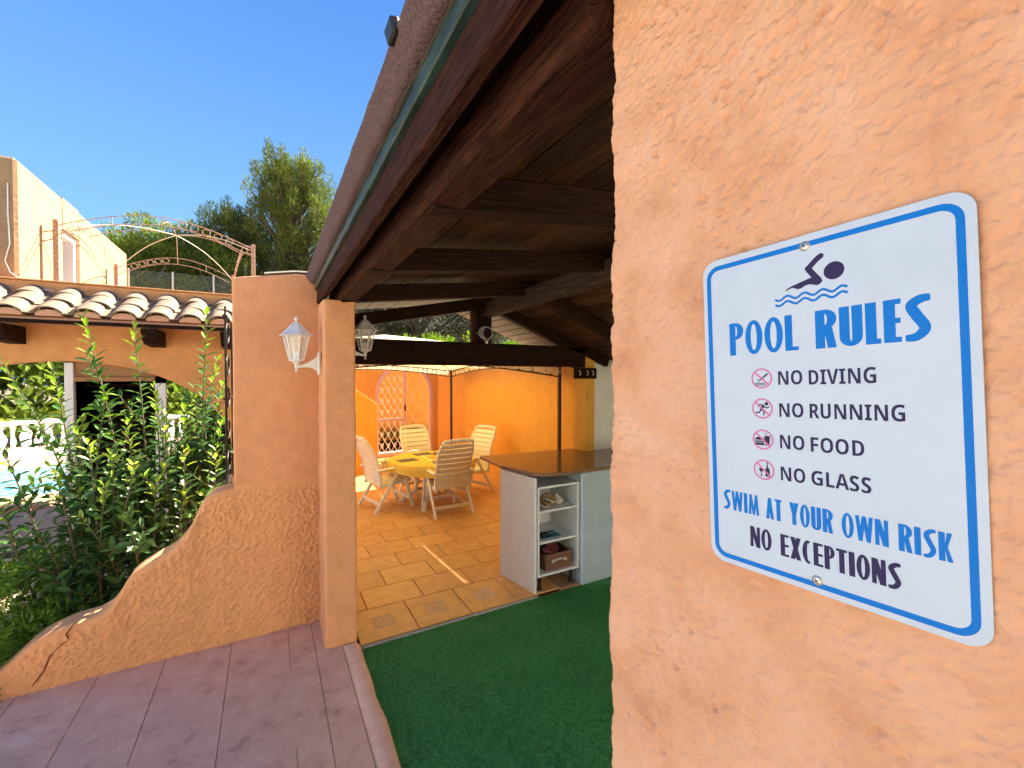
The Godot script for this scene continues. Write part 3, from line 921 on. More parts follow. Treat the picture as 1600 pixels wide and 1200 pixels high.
func make_shrub() -> void:
	var t := thing("evergreen_shrub", "tall leafy evergreen shrub with upright shoots behind the curved wall", "shrub", Vector3(-0.9, -0.15, -4.2))
	var shoots := [   # base x, z, tip x, y, z
		[-0.9, -4.15, -1.10, 2.22, -4.02], [-0.8, -4.1, -0.835, 2.17, -4.0], [-0.45, -4.1, -0.40, 2.31, -4.0], [-1.15, -4.2, -1.50, 1.93, -4.0], [-1.1, -4.1, -1.25, 1.86, -4.0],
		[-0.5, -4.0, -0.30, 1.75, -3.95], [-0.6, -4.2, -0.50, 1.72, -4.1], [-0.7, -4.1, -0.70, 1.65, -3.9], [-0.95, -4.0, -0.95, 1.70, -3.85], [-1.0, -4.0, -1.05, 1.55, -3.8],
		[-0.85, -4.0, -0.82, 1.45, -3.75], [-0.6, -4.0, -0.52, 1.35, -3.72], [-1.2, -4.1, -1.45, 1.35, -3.9], [-1.2, -4.0, -1.42, 1.02, -3.8], [-1.05, -3.9, -1.15, 1.2, -3.7],
		[-0.75, -3.9, -0.66, 1.1, -3.66], [-0.95, -3.9, -0.9, 1.12, -3.62], [-0.5, -3.9, -0.33, 1.3, -3.75], [-0.45, -4.2, -0.36, 1.95, -4.3], [-0.75, -4.3, -0.6, 1.55, -4.4],
		[-1.0, -4.3, -0.95, 1.6, -4.5], [-0.9, -4.0, -1.02, 0.95, -3.62], [-0.7, -3.85, -0.78, 0.9, -3.6], [-0.55, -3.9, -0.5, 1.05, -3.65], [-1.1, -4.0, -1.22, 0.85, -3.7], [-0.85, -4.2, -0.75, 1.75, -4.15],
		[-0.65, -4.3, -0.45, 1.45, -4.2], [-0.4, -4.1, -0.31, 1.5, -4.1], [-0.98, -4.05, -0.88, 1.35, -3.7], [-0.8, -4.0, -0.62, 1.55, -3.8], [-1.15, -4.1, -1.12, 1.5, -3.95], [-0.9, -3.9, -0.75, 1.25, -3.6], [-1.05, -4.0, -1.0, 1.4, -3.7]]
	var leaves := []   # [transform, tone]
	var wood := begin()
	var base := t.position
	for s in shoots:
		var a := Vector3(s[0], -0.15, s[1]) - base
		var b := Vector3(s[2], s[3], s[4]) - base
		var bow := Vector3(rng.randf_range(-0.1, 0.1), 0, rng.randf_range(-0.08, 0.08))
		var pts := []
		for k in 11:
			var f := k / 10.0
			pts.append(a.lerp(b, f) + bow * sin(PI * f) + Vector3((b.x - a.x) * (f * f - f) * 0.6, 0, (b.z - a.z) * (f * f - f) * 0.6))
		var rad := []
		for k in 11: rad.append(lerpf(0.011, 0.0025, k / 10.0))
		tube(wood, pts, rad, 6)
		var axes := [[pts, 0.16, 1.0]]
		# side twigs
		for q in rng.randi_range(5, 8):
			var f := rng.randf_range(0.3, 0.82)
			var from: Vector3 = pts[int(f * 10)]
			var ang := rng.randf() * TAU
			var to := from + Vector3(cos(ang) * 0.2, rng.randf_range(0.1, 0.24), sin(ang) * 0.16) * rng.randf_range(0.6, 1.25)
			var tw := [from, from.lerp(to, 0.5) + Vector3(0, -0.015, 0), to]
			tube(wood, tw, [0.004, 0.003, 0.002], 5)
			axes.append([tw, 0.2, 0.75])
		for e in axes:
			var line: Array = e[0]
			var length := 0.0
			for k in line.size() - 1: length += line[k].distance_to(line[k + 1])
			var n := int(length * (1 - e[1]) / 0.021)
			for k in n:
				var f: float = e[1] + (1 - e[1]) * (k + 0.5) / n
				var g: float = f * (line.size() - 1)
				var i := mini(int(g), line.size() - 2)
				var p: Vector3 = line[i].lerp(line[i + 1], g - i)
				var ax: Vector3 = (line[i + 1] - line[i]).normalized()
				var ang := k * 2.4 + rng.randf() * 0.8
				var x := ax.cross(Vector3(0.3, 0.1, 1)).normalized()
				var y := ax.cross(x)
				var tipness := clampf((f - 0.86) / 0.14, 0, 1)
				var outv := (x * cos(ang) + y * sin(ang))
				var dir := (outv + ax * (0.45 + 1.1 * tipness + rng.randf() * 0.3)).normalized()
				var up := (ax - dir * ax.dot(dir)).normalized()
				var ln: float = rng.randf_range(0.06, 0.112) * (1.0 - 0.35 * tipness) * (0.8 + 0.2 * e[2])
				var zz := dir.cross(up)
				var bs := Basis(dir * ln, up * ln, zz * ln * rng.randf_range(0.75, 1.0))
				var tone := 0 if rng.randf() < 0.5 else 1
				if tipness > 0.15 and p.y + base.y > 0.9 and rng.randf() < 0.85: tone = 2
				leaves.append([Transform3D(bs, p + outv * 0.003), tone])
	part(t, "stems", wood.commit(), M["stem"])
	var eye := Vector3(0, 1.8, 0) - base
	leaves.sort_custom(func(l, r): return l[0].origin.distance_squared_to(eye) < r[0].origin.distance_squared_to(eye))
	var lm := leaf_mesh()
	var keys := ["leaf_dark", "leaf_mid", "leaf_tip"]
	var cols := [Color(0.042, 0.10, 0.034), Color(0.08, 0.165, 0.045), Color(0.24, 0.36, 0.04)]
	var arrs := lm.surface_get_arrays(0)
	var lv: PackedVector3Array = arrs[Mesh.ARRAY_VERTEX]
	var ln_: PackedVector3Array = arrs[Mesh.ARRAY_NORMAL]
	var P := PackedVector3Array()
	var N := PackedVector3Array()
	var C := PackedColorArray()
	var I := PackedInt32Array()
	for k in leaves.size():
		var tf: Transform3D = leaves[k][0]
		var tone: int = leaves[k][1]
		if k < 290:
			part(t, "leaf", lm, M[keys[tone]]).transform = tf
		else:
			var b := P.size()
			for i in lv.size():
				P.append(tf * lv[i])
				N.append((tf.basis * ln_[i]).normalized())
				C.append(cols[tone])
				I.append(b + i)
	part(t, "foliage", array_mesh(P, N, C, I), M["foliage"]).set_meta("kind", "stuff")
	print("shrub leaves ", leaves.size())

# ------------------------------------------------------------------ furniture
func make_chair() -> Node3D:   # faces -z, origin on the floor under the seat
	var c := thing("folding_armchair", "", "chair")
	var w := 0.235
	var foot := Vector3(0, 0, 0)
	# backrest: two stiles and slats on a gentle curve
	var bp := []
	for k in 13:
		var f := k / 12.0
		bp.append(Vector3(0, 0.335 + 0.665 * f - 0.02 * f * f, 0.17 + 0.20 * f + 0.05 * sin(PI * f) * -1.0))
	for s in [-1.0, 1.0]:
		var st := begin()
		for k in 12:
			var shrink: float = 0.012 * maxf(0, k - 9)
			beam(st, bp[k] + Vector3(s * (w - shrink), 0, 0), bp[k + 1] + Vector3(s * (w - shrink), 0.002, 0), 0.028, 0.036, 0.006, Vector3(0, 0.3, -1))
		part(c, "backrest_stile", st.commit(), M["resin"])
	for k in 9:
		var f := (k + 0.7) / 9.6
		var g := f * 12.0
		var i := mini(int(g), 11)
		var p: Vector3 = bp[i].lerp(bp[i + 1], g - i)
		var d: Vector3 = (bp[i + 1] - bp[i]).normalized()
		var st := begin()
		var rows := []
		for e in [[-0.031, 0.007], [0.031, 0.007], [0.031, -0.007], [-0.031, -0.007], [-0.031, 0.007]]:
			var line := PackedVector3Array()
			for q in 9:
				var x := lerpf(-w + 0.012, w - 0.012, q / 8.0)
				var cup := 0.018 * (1 - pow(x / w, 2))
				line.append(p + d * e[0] * (1.0 if k < 8 else 0.9) + Vector3(x, 0, cup) + Vector3(0, -d.z, d.y) * e[1])
			rows.append(line)
		for r in 4:
			for q in 8:
				quad(st, rows[r][q], rows[r][q + 1], rows[r + 1][q + 1], rows[r + 1][q], (rows[r][q] + rows[r + 1][q]) * 0.5 - p - Vector3(rows[r][q].x, 0, 0.018))
		part(c, "backrest_slat", st.commit(), M["resin"])
	# top rail, rounded
	var tr := begin()
	for q in 8:
		var x0 := lerpf(-w + 0.03, w - 0.03, q / 8.0)
		var x1 := lerpf(-w + 0.03, w - 0.03, (q + 1) / 8.0)
		beam(tr, bp[12] + Vector3(x0, 0.014 - 0.016 * pow(x0 / w, 2), 0.012), bp[12] + Vector3(x1, 0.014 - 0.016 * pow(x1 / w, 2), 0.012), 0.03, 0.05, 0.008)
	part(c, "top_rail", tr.commit(), M["resin"])
	# seat
	for k in 6:
		var z := 0.15 - 0.078 * k
		part(c, "seat_slat", boxm(Vector3(0, 0.365 + 0.006 * k, z), Vector3(2 * w - 0.03, 0.018, 0.066), 0.006), M["resin"])
	for s in [-1.0, 1.0]:
		var st := begin()
		beam(st, Vector3(s * (w - 0.012), 0.34, 0.2), Vector3(s * (w - 0.012), 0.375, -0.28), 0.024, 0.04, 0.006)
		part(c, "seat_rail", st.commit(), M["resin"])
		# arm and the two legs that fold under it
		var ar := begin()
		beam(ar, Vector3(s * (w + 0.028), 0.585, -0.20), Vector3(s * (w + 0.028), 0.565, 0.24), 0.052, 0.026, 0.009)
		part(c, "armrest", ar.commit(), M["resin"])
		part(c, "leg", beamm(Vector3(s * (w + 0.024), 0.57, -0.10), Vector3(s * (w + 0.03), 0.0, 0.27), 0.026, 0.045, 0.007), M["resin"])
		part(c, "leg", beamm(Vector3(s * (w + 0.022), 0.57, -0.13), Vector3(s * (w - 0.002), 0.0, -0.30), 0.026, 0.045, 0.007), M["resin"])
	part(c, "stretcher", beamm(Vector3(-w - 0.02, 0.115, 0.195), Vector3(w + 0.02, 0.115, 0.195), 0.022, 0.045, 0.006), M["resin"])
	part(c, "stretcher", beamm(Vector3(-w, 0.13, -0.255), Vector3(w, 0.13, -0.255), 0.022, 0.045, 0.006), M["resin"])
	return c

func make_lantern(label: String, at: Vector3, armdir: float) -> void:   # at: underside knob axis at wall height; arm runs to the wall along x
	var o := thing("wall_lantern", label, "lantern", at, 0.0, "six-sided wall lanterns by the bar pillar")
	var roof := begin()
	lathe(roof, Vector3.ZERO, [[0.098, 0.222], [0.105, 0.226], [0.088, 0.238], [0.062, 0.262], [0.042, 0.284], [0.022, 0.305], [0.010, 0.312]], 6, true, 0.3)
	lathe(roof, Vector3.ZERO, [[0.0, 0.224], [0.098, 0.222]], 6, true, 0.3)
	part(o, "cap", roof.commit(), M["lantern_white"])
	var fin := begin()
	lathe(fin, Vector3.ZERO, [[0.010, 0.310], [0.006, 0.318], [0.011, 0.328], [0.012, 0.335], [0.007, 0.343], [0.0, 0.346]], 12)
	part(o, "finial", fin.commit(), M["lantern_white"])
	for k in 6:
		var a := TAU * k / 6 + 0.3
		var p0 := Vector3(cos(a) * 0.042, 0.072, sin(a) * 0.042)
		var p1 := Vector3(cos(a) * 0.076, 0.222, sin(a) * 0.076)
		part(o, "glazing_bar", beamm(p0, p1, 0.009, 0.009, 0.002), M["lantern_white"])
		var a2 := TAU * (k + 1) / 6 + 0.3
		var st := begin()
		var q0 := Vector3(cos(a2) * 0.042, 0.072, sin(a2) * 0.042)
		var q1 := Vector3(cos(a2) * 0.076, 0.222, sin(a2) * 0.076)
		quad(st, p0, q0, q1, p1, Vector3(cos((a + a2) / 2), 0, sin((a + a2) / 2)))
		part(o, "pane", st.commit(), M["lantern_glass"])
	var bs := begin()
	lathe(bs, Vector3.ZERO, [[0.0, 0.062], [0.046, 0.064], [0.047, 0.074], [0.0, 0.075]], 6, true, 0.3)
	lathe(bs, Vector3.ZERO, [[0.0, -0.006], [0.008, -0.002], [0.009, 0.006], [0.005, 0.012], [0.010, 0.020], [0.013, 0.030], [0.010, 0.042], [0.026, 0.056], [0.044, 0.064]], 14)
	part(o, "base", bs.commit(), M["lantern_white"])
	var lamp := begin()
	lathe(lamp, Vector3.ZERO, [[0.0, 0.075], [0.019, 0.076], [0.019, 0.125], [0.0, 0.127]], 14)
	part(o, "lamp_holder", lamp.commit(), M["white_paint"])
	var arm := PackedVector2Array()
	var reach := 0.125
	for k in 11:
		var f := k / 10.0
		arm.append(Vector2(reach * f, 0.036 + 0.066 * f * f))
	for k in 11:
		var f := 1.0 - k / 10.0
		arm.append(Vector2(reach * f, 0.020 + 0.004 * sin(PI * f) - 0.026 * pow(maxf(0, f - 0.55) / 0.45, 2)))
	part(o, "arm", slabm(arm, 0.008, -0.008, 0.002, Transform3D(Basis(Vector3.UP, 0.0 if armdir > 0 else PI), Vector3.ZERO)), M["lantern_white"])
	part(o, "wall_plate", boxm(Vector3(armdir * (reach + 0.006), 0.05, 0), Vector3(0.014, 0.15, 0.05), 0.005), M["lantern_white"])

# ------------------------------------------------------------------ the scene
func _ready() -> void:
	rng.seed = 20240611
	bumpy.seed = 7
	bumpy.noise_type = FastNoiseLite.TYPE_SIMPLEX_SMOOTH
	bumpy.frequency = 0.22
	bumpy.fractal_octaves = 4
	bumpy.fractal_gain = 0.55
	wavy.seed = 8
	wavy.noise_type = FastNoiseLite.TYPE_SIMPLEX_SMOOTH
	wavy.frequency = 0.035
	# --- camera
	var cam := Camera3D.new()
	cam.name = "camera"
	add_child(cam)
	cam.position = Vector3(0, 1.8, 0)
	cam.rotation = Vector3(deg_to_rad(-0.93), deg_to_rad(-29.2), 0)
	cam.fov = 82.85
	cam.near = 0.02
	cam.far = 300.0
	cam.current = true
	# --- sky, sun, exposure
	var env := Environment.new()
	env.background_mode = Environment.BG_SKY
	var sky := Sky.new()
	var psm := ProceduralSkyMaterial.new()
	psm.sky_top_color = lin(0.0095, 0.037, 0.132)
	psm.sky_horizon_color = lin(0.072, 0.142, 0.192)
	psm.sky_curve = 0.32
	psm.ground_bottom_color = lin(0.10, 0.08, 0.06)
	psm.ground_horizon_color = lin(0.12, 0.16, 0.20)
	psm.sun_angle_max = 40.0
	psm.sun_curve = 0.15
	sky.sky_material = psm
	env.sky = sky
	env.tonemap_mode = Environment.TONE_MAPPER_LINEAR
	env.tonemap_exposure = 6.8
	env.sdfgi_enabled = true
	env.ssao_enabled = true
	env.ssil_enabled = true
	var we := WorldEnvironment.new()
	we.name = "world_environment"
	we.environment = env
	add_child(we)
	var sun := DirectionalLight3D.new()
	sun.name = "sun"
	add_child(sun)
	var az := deg_to_rad(55.0)
	var el := deg_to_rad(43.0)
	var towards := Vector3(sin(az) * cos(el), sin(el), -cos(az) * cos(el))
	sun.look_at_from_position(towards * 20.0, Vector3.ZERO)
	sun.light_energy = 1.45
	sun.light_color = Color(1.0, 0.95, 0.86)
	sun.light_angular_distance = 0.5
	sun.shadow_enabled = true
	make_materials()
	build_ground()
	build_house()
	build_garden_wall()
	build_bar()
	build_terrace()
	build_trees()
	build_near_wall()
	build_small_things()
	print("done")

func build_ground() -> void:
	var st := begin()
	quad(st, Vector3(-150, -0.3, -150), Vector3(150, -0.3, -150), Vector3(150, -0.3, 150), Vector3(-150, -0.3, 150), Vector3.UP)
	part(self, "ground", st.commit(), M["soil"]).set_meta("kind", "structure")
	part(self, "patio", span(-16.0, -1.9, -0.29, -0.22, -7.0, 3.0, 0.01), M["patio_paint"]).set_meta("kind", "structure")
	part(self, "forecourt", span(-16.0, 9.0, -0.29, -0.215, 3.003, 16.0, 0.01), M["patio_paint"]).set_meta("kind", "structure")
	var gw := thing("pool_wall", "white boundary wall beyond the end of the pool, outside the frame", "wall", Vector3(-13.5, -0.25, -2.0))
	part(gw, "panel", boxm(Vector3(0, 1.9, 0), Vector3(0.25, 3.8, 17.0), 0.01), M["white_render"])
	var gh := thing("guest_house", "pale sunlit front of the guest house that stands behind the viewer", "house", Vector3(2.2, -0.25, 5.3))
	var gf := PackedVector2Array([Vector2(-5.6, 0), Vector2(-5.6, 6.4), Vector2(5.6, 6.4), Vector2(5.6, 0)])
	part(gh, "front_wall", slabm(gf, 0.0, 0.3, 0.02), M["white_render"])
	part(gh, "roof_edge", boxm(Vector3(0, 6.46, 0.1), Vector3(11.5, 0.1, 0.7), 0.01), M["mortar"])
	for k in 3:
		part(gh, "shutter", boxm(Vector3(-3.6 + 3.6 * k, 1.5, -0.025), Vector3(1.1, 1.3, 0.045), 0.005), M["pegs"])
	# wooded slope far behind the terrace
	var hs := begin()
	var hr := []
	for j in 14:
		var line := PackedVector3Array()
		for k in 40:
			var x := -14.0 + 1.1 * k
			var f := j / 13.0
			line.append(Vector3(x, -0.32 + 8.6 * f * f * (3 - 2 * f) * clampf((x + 6.0) / 8.0, 0.25, 1) + wavy.get_noise_2d(x * 9.0, j * 30.0) * 0.5 * f, -19.5 - 12.0 * f))
		hr.append(line)
	sheet(hs, hr, Vector3.UP)
	part(self, "hillside", hs.commit(), M["scrub"]).set_meta("kind", "structure")
	# raised porch: slabs with joints, and a rounded kerb along its right edge
	var porch := structure("porch_floor")
	part(porch, "base", span(-1.88, 0.44, -0.29, 0.068, -3.34, 3.0, 0.0), M["grout"])
	var xs := [-1.88, -1.2, -0.87, -0.56, -0.22, 0.10, 0.245, 0.40]
	var zs := [-3.34, -2.85, -2.23, -1.75, -1.2, -0.6, 0.0, 0.8, 1.8, 3.0]
	for j in zs.size() - 1:
		for i in xs.size() - 1:
			if j % 2 == 1 and i == 5: continue
			var x1: float = xs[i + 1]
			if j % 2 == 1 and i == 4: x1 = xs[6]
			var tilt := rng.randf_range(-0.0012, 0.0012)
			var g := 0.0022
			var b := part(porch, "slab", boxm(Vector3.ZERO, Vector3(x1 - xs[i] - g, 0.03, zs[j + 1] - zs[j] - g), 0.003), M["porch_paint"], Vector3((xs[i] + x1) / 2, 0.065 + rng.randf_range(-0.0008, 0.0008), (zs[j] + zs[j + 1]) / 2))
			b.rotation = Vector3(tilt, 0, -tilt)
	var prof := PackedVector2Array([Vector2(0.402, -0.06), Vector2(0.402, 0.080)])
	for k in 9:
		var a := deg_to_rad(90 - k * 11.25)
		prof.append(Vector2(0.462 + cos(a) * 0.046, 0.035 + sin(a) * 0.046))
	prof.append(Vector2(0.508, -0.06))
	# kerb wanders a little along its length
	var ks := begin()
	var rows := []
	for k in 60:
		var z := -2.93 + 5.9 * k / 59.0
		var line := PackedVector3Array()
		for p in prof:
			var d := bumpy.get_noise_2d(z * 60.0, p.x * 40.0) * 0.006 + wavy.get_noise_2d(z * 100.0, 4.0) * 0.008
			line.append(Vector3(p.x + (d if p.x > 0.42 else 0.0), p.y + (d * 0.3 if p.x > 0.42 else 0.0), z))
		rows.append(line)
	sheet(ks, rows, Vector3(0.5, 1, 0))
	part(porch, "kerb", ks.commit(), M["porch_paint"])
	# green turf carpet under the bar roof, with real tufts near the eye
	var carpet := thing("turf_carpet", "dark green artificial turf carpet on the bar floor", "carpet", Vector3(0, -0.02, 0))
	part(carpet, "backing", span(0.505, 4.2, -0.06, 0.0, -3.0, 3.0, 0.002), M["turf"])
	var P := PackedVector3Array()
	var N := PackedVector3Array()
	var C := PackedColorArray()
	var I := PackedInt32Array()
	for k in 70000:
		var x := rng.randf_range(0.51, 2.75)
		var z := rng.randf_range(-3.0, -0.75)
		if x > 2.36 and z < -2.9: continue
		if -z < x * 0.72: continue
		var patch := bumpy.get_noise_2d(x * 8.0, z * 8.0) * 0.35 + 0.5
		var c := Color(0.032, 0.17, 0.046).lerp(Color(0.12, 0.44, 0.14), clampf(patch + rng.randf_range(-0.45, 0.45), 0, 1))
		add_leaf(P, N, C, I, Vector3(x, -0.001, z), (Vector3.UP + rdir() * 0.9).normalized(), rdir(), rng.randf_range(0.008, 0.014), 0.005, c)
	part(carpet, "pile", array_mesh(P, N, C, I), M["foliage"]).set_meta("kind", "stuff")
	# planting bed and path beside the villa
	part(self, "path", span(-1.89, -0.28, -0.29, -0.205, -7.0, -4.75, 0.008), M["paving"]).set_meta("kind", "structure")
	part(self, "planting_bed", span(-1.89, -0.28, -0.29, -0.15, -4.74, -3.52, 0.02), M["soil"]).set_meta("kind", "structure")
	# pool to the left of the frame, mirrored in the villa doors
	var pc := structure("pool_coping")
	for q in [[-12.0, -3.0, -4.9, -4.0], [-12.0, -3.0, -0.75, 0.1], [-3.1, -2.4, -4.0, -0.75]]:
		part(pc, "stone", span(q[0], q[1], -0.218, -0.15, q[2] + 0.003, q[3] - 0.003, 0.012), M["coping"])
	part(self, "pool_water", span(-12.0, -3.1, -0.215, -0.175, -3.995, -0.755, 0.0), M["water"]).set_meta("kind", "structure")
	var bl := thing("balustrade", "white balustrade along the far side of the pool", "balustrade", Vector3(-7, -0.22, 1.3))
	part(bl, "plinth", boxm(Vector3(0, 0.06, 0), Vector3(10, 0.12, 0.22), 0.01), M["white_paint"])
	part(bl, "handrail", boxm(Vector3(0, 0.88, 0), Vector3(10, 0.1, 0.2), 0.02), M["white_paint"])
	var bm := begin()
	lathe(bm, Vector3.ZERO, [[0.06, 0.12], [0.06, 0.16], [0.035, 0.2], [0.07, 0.34], [0.075, 0.42], [0.04, 0.62], [0.035, 0.7], [0.05, 0.74], [0.06, 0.78], [0.06, 0.83]], 10)
	var bmesh := bm.commit()
	for k in 44: part(bl, "baluster", bmesh, M["white_paint"], Vector3(-4.8 + k * 0.223, 0, 0))
	var hg := thing("garden_hedge", "tall sunlit hedge beyond the pool balustrade", "hedge", Vector3(-7, -0.3, 4.2))
	var cl := []
	for k in 230:
		cl.append([Vector3(rng.randf_range(-7, 6), rng.randf_range(0.2, 4.6), rng.randf_range(-0.7, 0.7)), Vector3.ONE * rng.randf_range(0.4, 0.65), 150])
	part(hg, "crown", foliage(cl, 0.24, 0.15, Color(0.07, 0.12, 0.02), Color(0.26, 0.33, 0.05), 0.3), M["foliage"]).set_meta("kind", "stuff")

func arch_outline(x0: float, x1: float, yb: float, spring: float, top: float, n := 24, power := 2.0) -> Array:   # from right foot over the crown to the left foot
	var out := [Vector2(x1, yb)]
	var cx := (x0 + x1) / 2
	for k in n + 1:
		var a := PI * k / n
		var c := cos(a)
		var s := sin(a)
		out.append(Vector2(cx + signf(c) * pow(absf(c), 2.0 / power) * (x1 - x0) / 2, spring + pow(s, 2.0 / power) * (top - spring)))
	out.append(Vector2(x0, yb))
	return out

func build_house() -> void:
	var h := thing("villa", "orange rendered villa with tiled eave, arched glass doors and flat upper storey", "house", Vector3(0, 0, 0))
	var f := PackedVector2Array([Vector2(-0.3, -0.28), Vector2(-0.3, 2.895), Vector2(-7.0, 2.895), Vector2(-7.0, -0.28)])
	var arch := arch_outline(-3.75, -0.45, -0.28, 0.85, 1.985, 28, 2.0)
	arch.reverse()
	for p in arch: f.append(p)
	part(h, "wall", slabm(f, -7.0, -7.3, 0.012), M["house_render"])
	part(h, "side_wall", span(-0.55, -0.3, -0.28, 2.895, -12.0, -7.302, 0.01), M["house_render"])
	part(h, "roof_terrace", span(-7.0, -0.552, 2.55, 2.70, -12.0, -7.302, 0.0), M["paving"])
	# upper storey
	var up := part(h, "upper_storey", span(-7.0, -2.56, 2.702, 4.37, -8.62, -7.31, 0.03), M["upper_render"])
	part(up, "wall_panel", span(-7.0, -2.56, 2.702, 4.37, -11.85, -9.22, 0.03), M["upper_render"])
	part(up, "lintel", span(-7.0, -2.56, 3.93, 4.37, -9.218, -8.622, 0.0), M["upper_render"])
	part(up, "dark_recess", span(-7.0, -2.9, 2.702, 3.928, -9.218, -8.622, 0.0), M["room_dark"])
	part(up, "door_frame", span(-2.80, -2.60, 2.702, 3.928, -9.218, -9.14, 0.004), M["upvc"])
	part(up, "door_frame", span(-2.80, -2.60, 3.85, 3.928, -9.139, -8.624, 0.004), M["upvc"])
	part(h, "parapet_cap", span(-7.0, -0.28, 2.897, 2.915, -7.31, -6.985, 0.006), M["house_render"])
	# a cable down the upper wall
	part(h, "cable", tubem([Vector3(-2.63, 4.05, -7.30), Vector3(-2.63, 3.7, -7.295), Vector3(-2.62, 3.35, -7.295), Vector3(-2.66, 3.15, -7.295), Vector3(-2.62, 3.02, -7.295), Vector3(-2.5, 2.93, -7.2), Vector3(-2.3, 2.80, -6.97), Vector3(-2.15, 2.79, -6.96)], 0.006, 6), M["white_paint"])
	# tiled eave: covers, pans, mortar, fascia and corbels
	var eave := part(h, "eave", slabm(PackedVector2Array([Vector2(-7.001, 2.70), Vector2(-6.42, 2.425), Vector2(-6.42, 2.40), Vector2(-7.001, 2.40)]), -7.0, -0.3, 0.0, Transform3D(Basis(Vector3(0, 0, 1), Vector3.UP, Vector3(1, 0, 0)), Vector3.ZERO)), M["mortar"])
	part(eave, "fascia", span(-7.0, -0.3, 2.365, 2.402, -6.44, -6.385, 0.004), M["dark_wood"])
	var cover := begin()
	var pan := begin()
	for q in [[cover, 1.0, 0.122, 0.105], [pan, -1.0, 0.10, 0.115]]:
		var rows := []
		var inner := []
		for j in 2:
			var l1 := PackedVector3Array()
			var l2 := PackedVector3Array()
			var r: float = q[2] if j == 0 else q[3]
			for k in 13:
				var a := PI * (k / 12.0) * 0.94 + PI * 0.03
				l1.append(Vector3(cos(a) * r, q[1] * sin(a) * r * 0.72, -0.34 * j))
				l2.append(Vector3(cos(a) * (r - 0.014), q[1] * sin(a) * (r * 0.72 - 0.014), -0.34 * j))
			rows.append(l1)
			inner.append(l2)
		sheet(q[0], rows, Vector3(0, q[1], 0))
		sheet(q[0], inner, Vector3(0, -q[1], 0))
		for j in 2:
			for k in 12: quad(q[0], rows[j][k], rows[j][k + 1], inner[j][k + 1], inner[j][k], Vector3(0, 0, 1 - 2 * j))
	var cm := cover.commit()
	var pm := pan.commit()
	var slope := -atan2(0.275, 0.58)
	for j in 3:
		for k in 22:
			var x := -6.85 + k * 0.302 + (0.02 if j == 1 else 0.0)
			var z := -6.36 - 0.235 * j
			var y := 2.448 + 0.112 * j
			var t := part(eave, "cover_tile", cm, M["roof_tile"], Vector3(x + rng.randf_range(-0.008, 0.008), y + 0.012, z + rng.randf_range(-0.012, 0.012)))
			t.rotation = Vector3(-slope, rng.randf_range(-0.03, 0.03), rng.randf_range(-0.03, 0.03))
			var t2 := part(eave, "pan_tile", pm, M["roof_tile"], Vector3(x + 0.151, y + 0.078, z + 0.01))
			t2.rotation = Vector3(-slope, 0, 0)
			if j == 0:
				var semi := PackedVector2Array()
				for q in 11:
					var a := PI * q / 10.0
					semi.append(Vector2(cos(a) * 0.107, sin(a) * 0.068))
				part(eave, "mortar_plug", slabm(semi, 0.0, -0.2, 0.004), M["mortar"], Vector3(x, y - 0.004, z - 0.018))
		# courses behind sit on the slope
	for k in 6:
		var x: float = [-6.4, -5.1, -3.75, -2.47, -1.215, -0.45][k]
		var prof := PackedVector2Array([Vector2(-7.0, 2.17), Vector2(-6.62, 2.19), Vector2(-6.60, 2.215), Vector2(-6.56, 2.225), Vector2(-6.535, 2.29), Vector2(-6.49, 2.30), Vector2(-6.47, 2.363), Vector2(-7.0, 2.363)])
		part(h, "corbel", slabm(prof, x - 0.075, x + 0.075, 0.004, Transform3D(Basis(Vector3(0, 0, 1), Vector3.UP, Vector3(1, 0, 0)), Vector3.ZERO)), M["dark_wood"])
	# arched glazing
	for q in [[-2.105, -2.025, 1.0], [-1.265, -1.155, 1.0], [-3.74, -3.66, 1.0]]:
		part(h, "door_frame", span(q[0], q[1], -0.215, 1.72 if q[0] > -1.5 else 1.97, -7.13, -7.05, 0.006), M["upvc"])
	part(h, "door_frame", span(-1.200, -1.19, -0.215, 1.5, -7.05, -7.044, 0.001), M["wire"])
	part(h, "glazed_door", span(-3.658, -2.107, -0.215, 2.05, -7.10, -7.085, 0.0), M["door_glass"])
	part(h, "glazed_door", span(-1.153, -0.42, -0.215, 1.95, -7.10, -7.085, 0.0), M["door_glass"])
	part(h, "transom", span(-2.023, -1.267, 1.745, 1.80, -7.13, -7.05, 0.006), M["ochre"])
	part(h, "fanlight_panel", span(-2.023, -1.267, 1.802, 1.995, -7.12, -7.09, 0.0), M["ochre"])
	# dim room behind the open leaf
	var room := part(h, "room", span(-4.4, -0.56, -0.28, 2.5, -10.6, -10.5, 0.0), M["room_dark"])
	part(room, "room_side", span(-0.70, -0.56, -0.28, 2.5, -10.498, -7.31, 0.0), M["room_dark"])
	part(room, "room_side", span(-4.4, -4.3, -0.28, 2.5, -10.498, -7.31, 0.0), M["room_dark"])
	part(room, "room_floor", span(-4.298, -0.702, -0.28, -0.22, -10.498, -7.01, 0.0), M["room_wood"])
	part(room, "dresser", span(-2.6, -1.3, -0.218, 1.62, -10.49, -9.9, 0.01), M["room_wood"])
	part(room, "dresser_shelf", span(-2.7, -1.2, 1.622, 1.68, -10.49, -9.85, 0.006), M["ochre"])
	var jug := begin()
	for q in [-2.25, -1.75]:
		lathe(jug, Vector3(q, 1.69, -10.1), [[0.08, 0.0], [0.13, 0.08], [0.12, 0.16], [0.06, 0.22], [0.05, 0.28]], 14)
	part(room, "jug", jug.commit(), M["black_plastic"])
	var pot := begin()
	lathe(pot, Vector3(-1.95, 1.32, -8.9), [[0.14, 0.0], [0.11, 0.13], [0.07, 0.2], [0.0, 0.21]], 18)
	part(room, "lamp_shade", pot.commit(), M["brass"])
